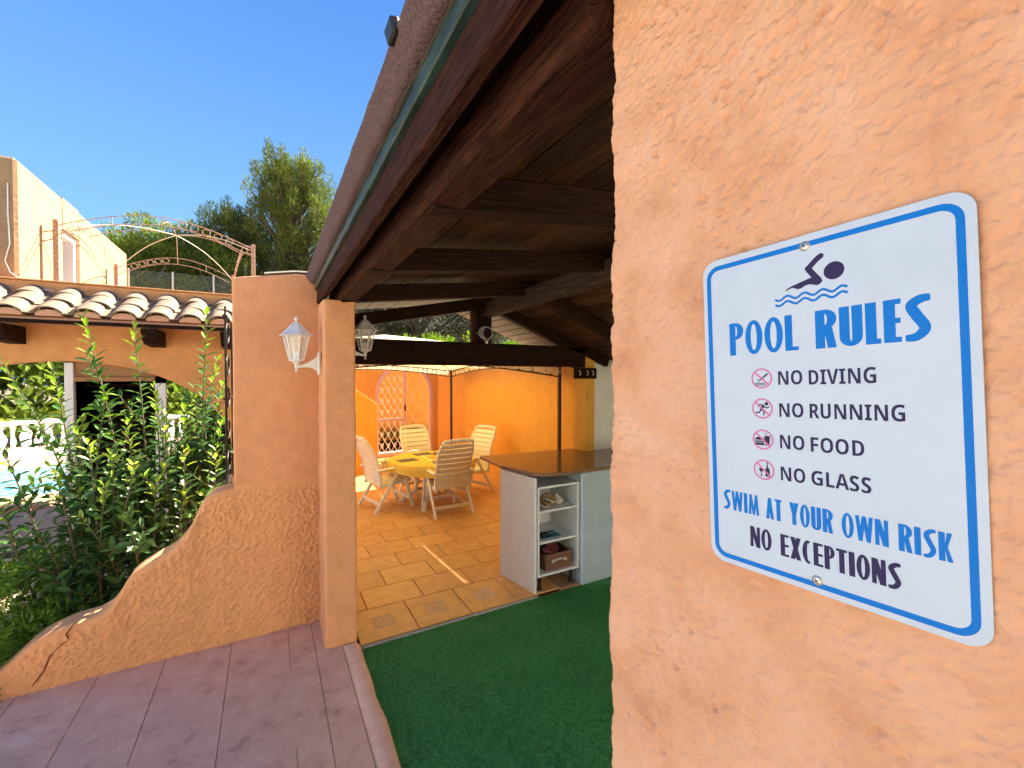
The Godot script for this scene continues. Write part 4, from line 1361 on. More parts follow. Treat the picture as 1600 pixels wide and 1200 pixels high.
	part(room, "lamp_cord", tubem([Vector3(-1.95, 1.53, -8.9), Vector3(-1.95, 2.56, -8.9)], 0.006, 5), M["black_plastic"])

	# rusty frame of a garden pavilion on the roof terrace
	var g := thing("roof_pavilion_frame", "bare rusty arched pavilion frame standing on the villa roof terrace", "pavilion frame", Vector3(0, 2.70, 0))
	var cs := [Vector3(-2.44, 0, -8.0), Vector3(-0.20, 0, -8.0), Vector3(-0.62, 0, -10.6), Vector3(-2.44, 0, -10.6)]
	var eh := 1.02
	for k in 4:
		var c: Vector3 = cs[k]
		part(g, "post", span(c.x - 0.028, c.x + 0.028, 0.0, eh + 0.16, c.z - 0.028, c.z + 0.028, 0.004), M["rust"])
		var n: Vector3 = cs[(k + 1) % 4]
		for lift in [0.0, 0.12]:
			var pts := []
			for q in 25:
				var s := q / 24.0
				pts.append(c.lerp(n, s) + Vector3(0, eh - 0.03 + lift + 0.30 * sin(PI * s) - 0.02 * lift, 0))
			part(g, "arch_rod", tubem(pts, 0.0062, 6), M["rust"])
		for q in 3:
			var s := 0.25 + 0.25 * q
			var p := c.lerp(n, s) + Vector3(0, eh - 0.03 + 0.30 * sin(PI * s), 0)
			part(g, "tie", tubem([p, p + Vector3(0, 0.12, 0)], 0.006, 5), M["rust"])
		# scrolls near each end
		for q in 5:
			var s := 0.60 + 0.065 * q
			var p := c.lerp(n, s) + Vector3(0, eh + 0.03 + 0.30 * sin(PI * s), 0)
			var d := (n - c).normalized()
			var ring := []
			for w in 12: ring.append(p + d * cos(TAU * w / 12) * 0.05 + Vector3.UP * sin(TAU * w / 12) * 0.045)
			part(g, "scroll", tubem(ring, 0.006, 5, true), M["rust"])
	var top := Vector3(-1.35, 1.50, -9.25)
	for k in 8:
		var c: Vector3 = cs[k / 2] + Vector3(0, eh + 0.05, 0)
		if k % 2 == 1: c = cs[k / 2].lerp(cs[(k / 2 + 1) % 4], 0.5) + Vector3(0, eh + 0.30, 0)
		var pts := []
		for q in 13:
			var s := q / 12.0
			pts.append(c.lerp(top, s) + Vector3(0, 0.10 * sin(PI * s), 0))
		part(g, "rib", tubem(pts, 0.0062, 6), M["cream_iron"] if k % 2 == 0 else M["rust"])
	# clear wind screen on the far side of the roof terrace
	var sc := thing("glass_windscreen", "clear glass windscreen along the villa roof terrace in front of the trees", "glass screen", Vector3(0, 2.70, 0))
	for k in 3:
		var x0 := -2.42 + 0.70 * k
		part(sc, "pane", span(x0 + 0.02, x0 + 0.68, 0.03, 1.25, -11.32, -11.31, 0.0), M["screen_glass"])
		part(sc, "post", span(x0 - 0.014, x0 + 0.014, 0.0, 1.27, -11.33, -11.30, 0.003), M["zinc"])
	part(sc, "post", span(-0.32, -0.29, 0.0, 1.27, -11.33, -11.30, 0.003), M["zinc"])
	var sp := part(sc, "end_pane", span(-0.325, -0.31, 0.03, 0.98, -8.75, -8.1, 0.003), M["screen_glass"])
	sp.set_meta("label", "pale green glass end panel")

func build_garden_wall() -> void:
	var o := thing("garden_wall", "peach garden wall that sweeps down in curves from the lantern", "wall")
	var pts := [Vector2(-2.2, 0.10), Vector2(-1.6, 0.12), Vector2(-1.36, 0.16), Vector2(-1.25, 0.245), Vector2(-1.14, 0.345), Vector2(-1.01, 0.398), Vector2(-0.88, 0.42), Vector2(-0.815, 0.468), Vector2(-0.765, 0.55), Vector2(-0.725, 0.618), Vector2(-0.64, 0.682), Vector2(-0.53, 0.738), Vector2(-0.455, 0.825), Vector2(-0.41, 0.92), Vector2(-0.375, 1.0), Vector2(-0.325, 1.05), Vector2(-0.26, 1.073), Vector2(-0.20, 1.082)]
	var outline := PackedVector2Array([Vector2(-2.2, -0.28)])
	for p in curve(pts, 90): outline.append(p)
	outline.append(Vector2(0.329, 1.082))
	outline.append(Vector2(0.329, -0.28))
	part(o, "coarse_base", slabm(outline, -3.33, -3.518, 0.022), M["coarse_render"])
	# thrown render: raised grains on the face
	var top := curve(pts, 200)
	var lump := noise(FastNoiseLite.TYPE_SIMPLEX_SMOOTH, 71, 0.30, 2, 0.5, 2.2)
	var cols := []
	var nx := 330
	var at := 0
	for i in nx + 1:
		var x := -1.62 + 1.945 * i / nx
		while at < top.size() - 2 and top[at + 1].x < x: at += 1
		var yt: float = (1.115 + 0.02 * wavy.get_noise_2d(x * 300.0, 5.0)) if x > -0.196 else lerpf(top[at].y, top[at + 1].y, clampf((x - top[at].x) / maxf(top[at + 1].x - top[at].x, 1e-4), 0, 1))
		var line := PackedVector3Array()
		for j in 181:
			var y := lerpf(0.05, yt - 0.016, j / 180.0)
			var n := lump.get_noise_2d(x * 100.0, y * 86.0)
			var fade := smoothstep(0.0, 0.03 if x < -0.196 else 0.09, yt - 0.016 - y) * smoothstep(0.05, 0.12, y + 0.02)
			if x < -1.1: fade *= clampf((x + 1.45) / 0.35, 0.15, 1)
			line.append(Vector3(x, y, -3.3275 + (smoothstep(-0.25, 0.45, n) * 0.0085 + wavy.get_noise_2d(x * 90.0, y * 90.0) * 0.002 + 0.002) * fade))
		cols.append(line)
	part(o, "thrown_render", grid_mesh(cols, Vector3.BACK), M["coarse_render"])
	# upper panel, trowelled smooth, its top edge uneven
	var up := PackedVector2Array([Vector2(0.329, 0.98), Vector2(0.329, 2.515), Vector2(0.16, 2.508), Vector2(0.0, 2.478), Vector2(-0.15, 2.452), Vector2(-0.200, 2.44), Vector2(-0.204, 2.2), Vector2(-0.201, 1.9), Vector2(-0.206, 1.5), Vector2(-0.200, 0.98)])
	part(o, "smooth_panel", slabm(up, -3.3275, -3.525, 0.014), M["smooth_render"])
	part(o, "flashing", slabm(PackedVector2Array([Vector2(-0.02, 2.487), Vector2(0.16, 2.520), Vector2(0.305, 2.527), Vector2(0.305, 2.535), Vector2(0.16, 2.530), Vector2(-0.02, 2.497)]), -3.34, -3.53, 0.0), M["zinc"])
	# the settlement crack near the low end
	part(o, "crack", tubem([Vector3(-0.963, 0.417, -3.3195), Vector3(-1.000, 0.362, -3.3195), Vector3(-0.990, 0.330, -3.3195), Vector3(-1.032, 0.299, -3.3195), Vector3(-1.069, 0.253, -3.3195), Vector3(-1.090, 0.189, -3.3195), Vector3(-1.120, 0.142, -3.3195), Vector3(-1.136, 0.119, -3.3195)], [0.002, 0.0042, 0.0038, 0.0046, 0.004, 0.005, 0.0046, 0.003], 5), M["crack"])
	var iron := thing("iron_trellis", "narrow black iron trellis standing at the end of the lantern wall", "trellis", Vector3(-0.26, 1.02, -3.6))
	for q in [[0.0, 0.0], [-0.012, -0.16], [-0.02, -0.33], [0.008, -0.46]]:
		part(iron, "upright", span(q[0] - 0.006, q[0] + 0.006, 0.0, 1.27 + q[1] * 0.12, q[1] - 0.006, q[1] + 0.006, 0.002), M["black_iron"])
	for y in [0.03, 0.62, 1.2]:
		part(iron, "crossbar", span(-0.018, 0.012, y, y + 0.012, -0.46, 0.0, 0.002), M["black_iron"])
	for k in 5:
		var ring := []
		for w in 16: ring.append(Vector3(-0.004, 0.16 + 0.235 * k + 0.07 * sin(TAU * w / 16), -0.23 + 0.12 * cos(TAU * w / 16)))
		part(iron, "scroll", tubem(ring, 0.006, 5, true), M["black_iron"])
	# fluffy ground cover at the foot of the shrub
	var gc := thing("ground_cover", "soft feathery green ground cover spilling over the low end of the wall", "ground cover")
	gc.set_meta("kind", "stuff")
	var cl := []
	for k in 46:
		cl.append([Vector3(rng.randf_range(-1.75, -0.8), rng.randf_range(-0.05, 0.32), rng.randf_range(-4.2, -3.56)), Vector3(0.16, 0.13, 0.14), 330])
	for k in 9:
		cl.append([Vector3(-1.62 + 0.06 * k, 0.46 + rng.randf_range(-0.04, 0.16), rng.randf_range(-4.2, -3.7)), Vector3(0.15, 0.12, 0.14), 300])
	for k in 7:
		cl.append([Vector3(-1.36 + rng.randf_range(-0.06, 0.05), 0.32 - 0.055 * k + 0.08, -3.42 + 0.02 * k), Vector3(0.05, 0.07, 0.06), 130])
	part(gc, "foliage", foliage(cl, 0.055, 0.009, Color(0.05, 0.12, 0.02), Color(0.22, 0.36, 0.045), 0.4), M["foliage"])

func build_bar() -> void:
	# front pillar and a second post behind it
	var p := thing("pillar", "square peach pillar carrying the bar roof beam", "pillar")
	part(p, "shaft", render_block(0.30, 0.492, 0.06, 2.285, -3.325, -2.95, 0.016, 0.0045, 0.016), M["smooth_render"])
	var p2 := thing("pillar", "second peach pillar close behind the front pillar, carrying the inner lantern", "pillar")
	part(p2, "shaft", span(0.332, 0.53, 0.0, 2.26, -3.86, -3.34, 0.012), M["smooth_render"])
	var p3 := thing("pillar", "orange pillar under the far right end of the dark tie beam", "pillar")
	part(p3, "shaft", span(2.978, 3.125, 0.0, 2.125, -3.90, -3.72, 0.014), M["amber_render"])
	var ww := thing("white_wall", "plain pale wall between the far orange pillar and the sign wall", "wall")
	part(ww, "panel", span(3.127, 3.9, -0.02, 2.10, -4.05, -3.75, 0.006), M["white_render"])
	# roof
	var r := thing("bar_roof", "low gabled timber roof of the outdoor bar with brown felt edge", "roof")
	part(r, "wall_plate", beamm(Vector3(0.447, 2.352, -3.42), Vector3(0.447, 2.352, -0.461), 0.122, 0.135, 0.014), M["red_wood"])
	part(r, "fascia", beamm(Vector3(0.315, 2.355, -3.36), Vector3(0.315, 2.355, 1.2), 0.035, 0.092, 0.004), M["red_wood"])
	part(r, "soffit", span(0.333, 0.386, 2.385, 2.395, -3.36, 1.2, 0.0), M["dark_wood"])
	part(r, "gutter_rail", beamm(Vector3(0.296, 2.424, -3.38), Vector3(0.296, 2.424, 1.2), 0.03, 0.044, 0.004), M["green_metal"])
	# felt: rolled lip along the eave, then the slope
	var fs := begin()
	var rows := []
	for k in 120:
		var z := -3.75 + 4.9 * k / 119.0
		var line := PackedVector3Array()
		var wob := wavy.get_noise_2d(z * 140.0, 1.0) * 0.008
		for q in [[0.296, 2.452], [0.276, 2.444 + wob], [0.262, 2.447 + wob], [0.254, 2.456 + wob * 0.6], [0.243, 2.472], [0.232, 2.487], [0.2275, 2.497], [0.231, 2.508], [0.245, 2.516], [0.30, 2.526], [0.5, 2.55], [1.0, 2.61], [1.8, 2.70]]:
			var d := bumpy.get_noise_3d(q[0] * 60.0, q[1] * 60.0, z * 60.0) * 0.0035
			line.append(Vector3(q[0] + d, q[1] + d, z))
		rows.append(line)
	sheet(fs, rows, Vector3(-0.3, 1, 0))
	part(r, "felt_covering", fs.commit(), M["felt"])
	# frayed hem under the lip
	var hem := []
	for k in 110:
		var z := -3.72 + 4.8 * k / 109.0
		hem.append(Vector3(0.281 + wavy.get_noise_2d(z * 300.0, 9.0) * 0.006, 2.445 + wavy.get_noise_2d(z * 230.0, 3.0) * 0.010, z))
	var hem_r := []
	for k in 110: hem_r.append(0.0065 + 0.005 * wavy.get_noise_2d(k * 40.0, 17.0))
	part(r, "felt_hem", tubem(hem, hem_r, 6), M["felt_hem"])
	part(r, "felt_covering", beamm(Vector3(1.80, 2.70, -1.95), Vector3(3.95, 1.89, -1.95), 5.5, 0.02, 0.0), M["felt"])
	part(r, "bracket", boxm(Vector3(0.226, 2.502, -0.90), Vector3(0.02, 0.032, 0.05), 0.004, Basis(Vector3(0, 0, 1), 0.3)), M["black_plastic"])
	var corner := begin()
	box(corner, Vector3(0.225, 2.425, -3.41), Vector3(0.075, 0.035, 0.09), 0.008, Basis(Vector3(0, 0, 1), 0.5))
	box(corner, Vector3(0.20, 2.452, -3.42), Vector3(0.03, 0.05, 0.06), 0.006)
	part(r, "end_bracket", corner.commit(), M["black_plastic"])
	# boards: each its own plank, left slope then right slope
	var bw := 0.118
	for side in 2:
		var n := 13 if side == 0 else 17
		for k in n:
			var x: float = 0.335 + bw * (k + 0.5) if side == 0 else 1.85 + bw * (k + 0.5)
			var y: float = 2.374 + 0.125 * (x - 0.335) if side == 0 else 2.552 - 0.37 * (x - 1.80)
			var sl := atan(0.125) if side == 0 else -atan(0.37)
			var lg := 3.88 if side == 0 else 4.24
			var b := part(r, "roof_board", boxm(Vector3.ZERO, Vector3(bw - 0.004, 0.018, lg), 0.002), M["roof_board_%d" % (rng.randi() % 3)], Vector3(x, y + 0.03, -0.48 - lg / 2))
			b.rotation.z = sl
	# rafters
	for z in [-1.215, -2.04, -2.955]:
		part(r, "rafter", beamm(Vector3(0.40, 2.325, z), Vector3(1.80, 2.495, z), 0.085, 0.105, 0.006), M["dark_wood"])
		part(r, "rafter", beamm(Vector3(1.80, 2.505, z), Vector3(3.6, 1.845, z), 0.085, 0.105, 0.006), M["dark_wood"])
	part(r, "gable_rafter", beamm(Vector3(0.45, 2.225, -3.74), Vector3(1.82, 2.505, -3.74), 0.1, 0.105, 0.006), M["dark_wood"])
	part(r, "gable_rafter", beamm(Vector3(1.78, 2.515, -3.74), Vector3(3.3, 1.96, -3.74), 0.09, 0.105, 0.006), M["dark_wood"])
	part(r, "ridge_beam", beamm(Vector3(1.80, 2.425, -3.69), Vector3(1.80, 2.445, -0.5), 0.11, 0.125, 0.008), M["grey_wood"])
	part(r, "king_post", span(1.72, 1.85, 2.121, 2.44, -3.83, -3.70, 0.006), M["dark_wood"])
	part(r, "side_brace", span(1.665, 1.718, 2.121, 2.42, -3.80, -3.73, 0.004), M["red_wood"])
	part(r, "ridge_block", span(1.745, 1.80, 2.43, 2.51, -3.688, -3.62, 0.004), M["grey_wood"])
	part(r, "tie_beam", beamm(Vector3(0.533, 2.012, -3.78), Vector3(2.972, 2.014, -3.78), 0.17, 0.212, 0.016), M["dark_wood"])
	part(r, "tie_beam_shoe", span(2.90, 2.974, 1.90, 2.10, -3.86, -3.70, 0.004), M["dark_wood"])
	part(r, "side_plate", beamm(Vector3(3.45, 1.86, -3.9), Vector3(3.45, 1.86, 0.5), 0.1, 0.12, 0.006), M["dark_wood"])
	# outer wall that carries the low side of the roof
	var bw_ := thing("bar_wall", "pale rendered wall behind the bar under the low side of the roof", "wall")
	part(bw_, "panel", span(3.91, 4.1, -0.02, 1.88, -4.05, 1.0, 0.006), M["white_render"])
	# lanterns
	make_lantern("clean white wall lantern on the outer side of the front pillar", Vector3(0.155, 1.838, -3.09), 1.0)
	make_lantern("shaded white wall lantern inside the bar beside the dark tie beam", Vector3(0.672, 1.945, -3.60), -1.0)
	# counter
	var c := thing("bar_counter", "white bar counter with brown stone top", "counter")
	var side := PackedVector2Array([Vector2(1.925, 3.028), Vector2(1.905, 3.035), Vector2(1.828, 3.49), Vector2(1.85, 3.494)])
	part(c, "end_panel", slabm(side, 0.0, 0.962, 0.001, ys(0.0)), M["melamine"])
	part(c, "front_wall", span(2.362, 3.9, -0.02, 0.962, -3.52, -2.985, 0.014), M["pale_render"])
	part(c, "plinth_back", span(1.93, 2.36, 0.0, 0.962, -3.52, -3.46, 0.002), M["melamine"])
	var top := PackedVector2Array([Vector2(1.87, 4.02), Vector2(1.84, 3.50), Vector2(1.895, 3.20), Vector2(1.925, 3.10), Vector2(1.985, 3.03), Vector2(2.08, 3.0), Vector2(2.35, 2.985), Vector2(3.88, 3.02), Vector2(3.88, 3.74), Vector2(2.9, 3.95)])
	part(c, "worktop", slabm(top, 0.965, 0.995, 0.004, ys(0.0)), M["granite"])
	# open shelf unit under the worktop
	var s := thing("shelf_unit", "narrow open white shelf unit under the end of the counter", "shelf unit", Vector3(1.932, 0, -3.02))
	var w := 0.425
	part(s, "side_board", span(0.0, 0.018, 0.13, 0.885, -0.42, 0.0, 0.001), M["melamine"])
	part(s, "side_board", span(w - 0.018, w, 0.13, 0.885, -0.42, 0.0, 0.001), M["melamine"])
	part(s, "back_board", span(0.019, w - 0.019, 0.13, 0.885, -0.419, -0.41, 0.0), M["melamine"])
	for y in [0.13, 0.405, 0.665, 0.867]:
		part(s, "shelf", span(0.0185, w - 0.0185, y, y + 0.018, -0.409, -0.002, 0.001), M["melamine"])
	for q in [[0.05, -0.05], [w - 0.05, -0.05], [0.05, -0.36], [w - 0.05, -0.36]]:
		var st := begin()
		lathe(st, Vector3(q[0], 0, q[1]), [[0.0, 0.0], [0.024, 0.0], [0.022, 0.02], [0.014, 0.03], [0.014, 0.11], [0.022, 0.13]], 12)
		part(s, "foot", st.commit(), M["black_plastic"])
	# things on the shelves
	var b := thing("storage_basket", "brown storage basket with pale handle on the bottom shelf", "basket", Vector3(2.165, 0.149, -3.16))
	var bs := begin()
	for q in [[Vector3(0, 0.07, 0.105), Vector3(0.27, 0.14, 0.01)], [Vector3(0, 0.07, -0.105), Vector3(0.27, 0.14, 0.01)], [Vector3(-0.13, 0.07, 0), Vector3(0.01, 0.138, 0.2)], [Vector3(0.13, 0.07, 0), Vector3(0.01, 0.138, 0.2)], [Vector3(0, 0.006, 0), Vector3(0.25, 0.01, 0.2)]]:
		box(bs, q[0], q[1], 0.003)
	part(b, "body", bs.commit(), M["wicker"])
	for k in 6: part(b, "weave_band", boxm(Vector3(0, 0.02 + 0.021 * k, 0.111), Vector3(0.266, 0.008, 0.004), 0.0015), M["wicker"])
	part(b, "handle", tubem([Vector3(-0.06, 0.082, 0.118), Vector3(-0.03, 0.092, 0.124), Vector3(0.0, 0.095, 0.125), Vector3(0.03, 0.092, 0.124), Vector3(0.06, 0.082, 0.118)], 0.009, 8), M["pegs"])
	for x in [-0.065, 0.065]:
		var st := begin()
		lathe(st, Vector3.ZERO, [[0.0, 0.012], [0.014, 0.01], [0.016, 0.0]], 12)
		part(b, "rivet", st.commit(), M["pegs"], Vector3(x, 0.08, 0.113)).rotation.x = PI / 2
	var bt := thing("cloth_bundle", "dark plum bundle of cloth inside the brown basket", "cloth", Vector3(2.15, 0.27, -3.16))
	var cb := begin()
	var rws := []
	for j in 9:
		var line := PackedVector3Array()
		for k in 17:
			var a := TAU * k / 16
			var rr := sin(PI * j / 8.0) * (1 + 0.16 * sin(a * 3 + j) + 0.1 * sin(a * 5))
			line.append(Vector3(cos(a) * rr * 0.085, -cos(PI * j / 8.0) * 0.045 + 0.012 * sin(a * 2 + 1), sin(a) * rr * 0.07))
		rws.append(line)
	sheet(cb, rws)
	part(bt, "folds", cb.commit(), M["plum"])
	var bt2 := thing("rope_coil", "tangled brown and grey rope coil on the top shelf", "rope", Vector3(2.11, 0.694, -3.15))
	for k in 5:
		var ring := []
		for q in 22:
			var a := TAU * q / 22
			ring.append(Vector3(cos(a) * (0.07 + 0.02 * sin(a * 3 + k)) + 0.012 * k - 0.03, 0.014 * k + 0.018 * sin(a * 2 + k), sin(a) * 0.06 + 0.01 * sin(a * 4)))
		part(bt2, "loop", tubem(ring, 0.0095, 6, true), M["ochre"] if k % 2 == 0 else M["pegs"])
	var tg := thing("shell_ornament", "pale grey shell leaning at the right of the top shelf", "ornament", Vector3(2.24, 0.684, -3.16))
	var sh := begin()
	lathe(sh, Vector3.ZERO, [[0.0, 0.0], [0.045, 0.008], [0.05, 0.03], [0.03, 0.055], [0.012, 0.09], [0.0, 0.1]], 12)
	part(tg, "body", sh.commit(), M["pegs"]).rotation.z = 0.35
	var tl := thing("pliers", "dark handled pliers lying on the middle shelf", "tool", Vector3(2.10, 0.434, -3.13))
	for q in [[Vector3(-0.09, 0.0, -0.02), Vector3(0.0, 0.012, 0.012)], [Vector3(-0.085, 0.004, 0.045), Vector3(0.0, 0.014, 0.006)]]:
		part(tl, "handle", tubem([q[0], (q[0] + q[1]) * 0.5 + Vector3(0, 0.012, 0.008), q[1]], 0.011, 8), M["black_plastic"])
	part(tl, "jaw", beamm(Vector3(0.0, 0.013, 0.01), Vector3(0.085, 0.012, -0.01), 0.022, 0.014, 0.004), M["teal"])
	var cl := thing("blue_cloth", "folded blue cloth under the pliers on the middle shelf", "cloth", Vector3(2.11, 0.4235, -3.14))
	part(cl, "fold", boxm(Vector3(0, 0.003, 0), Vector3(0.2, 0.006, 0.14), 0.002), M["teal"])
	# hook rail and cable coil
	var hk := thing("hook_rail", "brown wooden rail with three pale hooks on the far pillar", "hook rail", Vector3(2.955, 1.838, -3.682))
	part(hk, "board", boxm(Vector3(0, 0, 0), Vector3(0.30, 0.115, 0.024), 0.004), M["dark_wood"])
	for x in [-0.09, 0.01, 0.085]:
		part(hk, "hook", tubem([Vector3(x, 0.028, 0.014), Vector3(x, 0.02, 0.03), Vector3(x, -0.005, 0.034), Vector3(x, -0.02, 0.022)], 0.006, 6), M["pegs"])
	var co := thing("cable_coil", "loop of grey cable hung on the king post", "cable", Vector3(1.80, 2.21, -3.685))
	for k in 5:
		var ring := []
		for q in 20:
			var a := TAU * q / 20
			ring.append(Vector3(cos(a) * (0.05 + 0.005 * k) - 0.008 * k, sin(a) * 0.058, 0.004 * k))
		part(co, "turn", tubem(ring, 0.0035, 5, true), M["wire"])
	part(co, "tail", tubem([Vector3(0.04, -0.03, 0.01), Vector3(-0.02, -0.09, 0.012), Vector3(-0.05, -0.06, 0.012), Vector3(-0.12, 0.0, 0.01)], 0.0035, 5), M["wire"])
	part(co, "plug", boxm(Vector3(-0.02, -0.085, 0.014), Vector3(0.02, 0.028, 0.018), 0.004), M["white_paint"])

func build_terrace() -> void:
	# floor: tiles with joints; the border row carries inlays
	var f := structure("terrace_floor")
	part(f, "bedding", span(0.53, 3.49, -0.12, -0.006, -10.9, -3.02, 0.0), M["grout"])
	part(f, "bedding", span(-0.3, 0.528, -0.12, -0.006, -10.9, -3.54, 0.0), M["grout"])
	part(f, "edge_strip", span(0.53, 1.93, -0.05, -0.008, -3.018, -3.004, 0.001), M["cement"])
	var tile := boxm(Vector3.ZERO, Vector3(0.404, 0.03, 0.43), 0.003)
	for k in 4:
		var x := 0.725 + 0.41 * k
		var t := part(f, "tile", tile, M["terracotta_%d" % [3, 1, 0, 2][k]], Vector3(x, -0.012, -3.235))
		if k < 3:
			var st := begin()
			var a := 0.075
			for q in [[-a, -a, a, -a], [-a, a, a, a], [-a, -a, -a, a], [a, -a, a, a], [-a, -a / 3, -a / 3, -a], [-a, a / 3, a / 3, -a], [-a, a, a, -a], [-a / 3, a, a, -a / 3], [a / 3, a, a, a / 3], [a, -a / 3, a / 3, -a], [a, a / 3, -a / 3, -a], [a, a, -a, -a], [a / 3, a, -a, -a / 3], [-a / 3, a, -a, a / 3]]:
				beam(st, Vector3(q[0], 0.0158, q[1]), Vector3(q[2], 0.0158, q[3]), 0.006, 0.003, 0.0008)
			part(t, "inlay", st.commit(), M["lattice_paint"])
	var big := boxm(Vector3.ZERO, Vector3(0.444, 0.03, 0.324), 0.003)
	for j in 22:
		var z := -3.455 - 0.33 * (j + 0.5)
		for k in 9:
			var x := -0.25 + 0.45 * (k + 0.5) - (0.225 if j % 2 == 1 else 0.0)
			if x + 0.22 < (0.53 if z > -3.6 else -0.3) or x - 0.22 > 3.45: continue
			part(f, "tile", big, M["terracotta_%d" % (rng.randi() % 4)], Vector3(x, -0.0125 + rng.randf_range(-0.0008, 0.0008), z))
	# right wall and rear wall
	var rw := thing("terrace_wall", "plain amber wall along the right side of the terrace", "wall")
	part(rw, "panel", span(3.49, 3.70, -0.05, 2.30, -9.89, -4.06, 0.02), M["amber_render"])
	part(rw, "pier", span(3.42, 3.489, -0.004, 2.28, -4.75, -4.40, 0.01), M["amber_render"])
	var bw := thing("terrace_back_wall", "amber wall at the end of the terrace with an arched opening", "wall")
	var o := PackedVector2Array([Vector2(3.72, -0.05), Vector2(3.72, 2.35), Vector2(-0.29, 2.35), Vector2(-0.29, -0.05)])
	var ar := arch_outline(2.08, 3.36, -0.05, 1.42, 2.08, 22)
	ar.reverse()
	for p in ar: o.append(p)
	part(bw, "panel", slabm(o, -9.9, -10.12, 0.01), M["amber_render"])
	# pale trim round the opening
	var trim := PackedVector2Array()
	for p in arch_outline(2.06, 3.38, 0.0, 1.42, 2.10, 22): trim.append(p)
	var inner := arch_outline(2.13, 3.31, 0.0, 1.42, 2.035, 22)
	inner.reverse()
	for p in inner: trim.append(p)
	part(bw, "arch_trim", slabm(trim, -9.885, -9.96, 0.004), M["pink_iron"])
	part(bw, "threshold", span(2.06, 3.38, 0.0, 0.10, -10.1, -9.84, 0.006), M["pink_iron"])
	# iron gate in the arch
	var g := thing("iron_gate", "ornate pale iron gate in the arched opening with diamond lattice", "gate", Vector3(0, 0, -9.98))
	part(g, "mullion", span(2.715, 2.765, 0.10, 2.02, -0.02, 0.02, 0.004), M["pink_iron"])
	part(g, "lock_rail", span(2.14, 2.714, 0.80, 0.86, -0.015, 0.015, 0.004), M["pink_iron"])
	for leaf in 2:
		var x0 := 2.14 if leaf == 0 else 2.77
		var x1 := 2.71 if leaf == 0 else 3.30
		var inside := func(p: Vector2) -> bool:
			if p.x < x0 or p.x > x1 or p.y < 0.1: return false
			if p.y < 1.42: return true
			return pow((p.x - 2.72) / 0.60, 2) + pow((p.y - 1.42) / 0.62, 2) < 1.0
		var step := 0.142
		for sgn in [-1.0, 1.0]:
			for k in range(-12, 20):
				var run := []
				for q in 60:
					var y := 0.1 + 0.033 * q
					var x: float = x0 + k * step + sgn * (y - 0.1) * 0.56
					if inside.call(Vector2(x, y)): run.append(Vector3(x, y, 0.004 * sgn))
				if run.size() > 1 and (leaf == 0 or k % 2 == 0):
					part(g, "lattice_bar", tubem([run[0], run[run.size() - 1]], 0.0065 if leaf == 0 else 0.004, 5), M["cream_iron"])
		if leaf == 0:
			for j in 7:
				for k in 4:
					var p := Vector2(x0 + 0.075 + 0.142 * k, 0.24 + 0.25 * j)
					if not inside.call(p): continue
					var sp := []
					for q in 15:
						var a := q / 14.0 * TAU * 1.3
						sp.append(Vector3(p.x + cos(a) * (0.016 + 0.03 * q / 14.0), p.y + sin(a) * (0.016 + 0.03 * q / 14.0), 0.008))
					part(g, "scroll", tubem(sp, 0.005, 5), M["cream_iron"])
	part(g, "lock", span(2.718, 2.762, 1.02, 1.16, 0.02, 0.032, 0.004), M["bronze_iron"])
	# court beyond the arch
	var cw := thing("court_wall", "bright amber wall of the court beyond the iron gate", "wall")
	part(cw, "panel", span(1.2, 4.4, -0.3, 2.25, -11.5, -11.3, 0.01), M["amber_render"])
	var pb := thing("planter_trough", "long dark trough of grasses beyond the iron gate", "planter", Vector3(2.75, -0.02, -10.8))
	part(pb, "trough", boxm(Vector3(0, 0.12, 0), Vector3(1.5, 0.24, 0.3), 0.01), M["dark_wood"])
	var cl := []
	for k in 12: cl.append([Vector3(-0.65 + 0.118 * k, 0.34, rng.randf_range(-0.08, 0.08)), Vector3(0.09, 0.14, 0.09), 70])
	part(pb, "grasses", foliage(cl, 0.2, 0.012, Color(0.04, 0.05, 0.02), Color(0.14, 0.15, 0.05), 1.2), M["foliage"]).set_meta("kind", "stuff")
	# sloped stair wall at the left
	var sw := thing("stair_wall", "amber stair wall with sloping top left of the iron gate", "wall")
	part(sw, "panel", slabm(PackedVector2Array([Vector2(0.2, -0.02), Vector2(0.2, 2.3), Vector2(1.40, 1.57), Vector2(1.80, 1.285), Vector2(1.80, -0.02)]), -8.45, -8.65, 0.012), M["amber_render"])

	# garden pavilion with a fabric top
	var g2 := thing("garden_pavilion", "garden pavilion with cream canvas top and scrolled bronze frame over the table", "pavilion", Vector3(0, 0, 0))
	var c := [Vector3(0.0, 0, -4.5), Vector3(3.2, 0, -4.5), Vector3(3.2, 0, -8.23), Vector3(0.0, 0, -8.23)]
	var apex := Vector3(1.45, 2.40, -6.3)
	var eave := 1.93
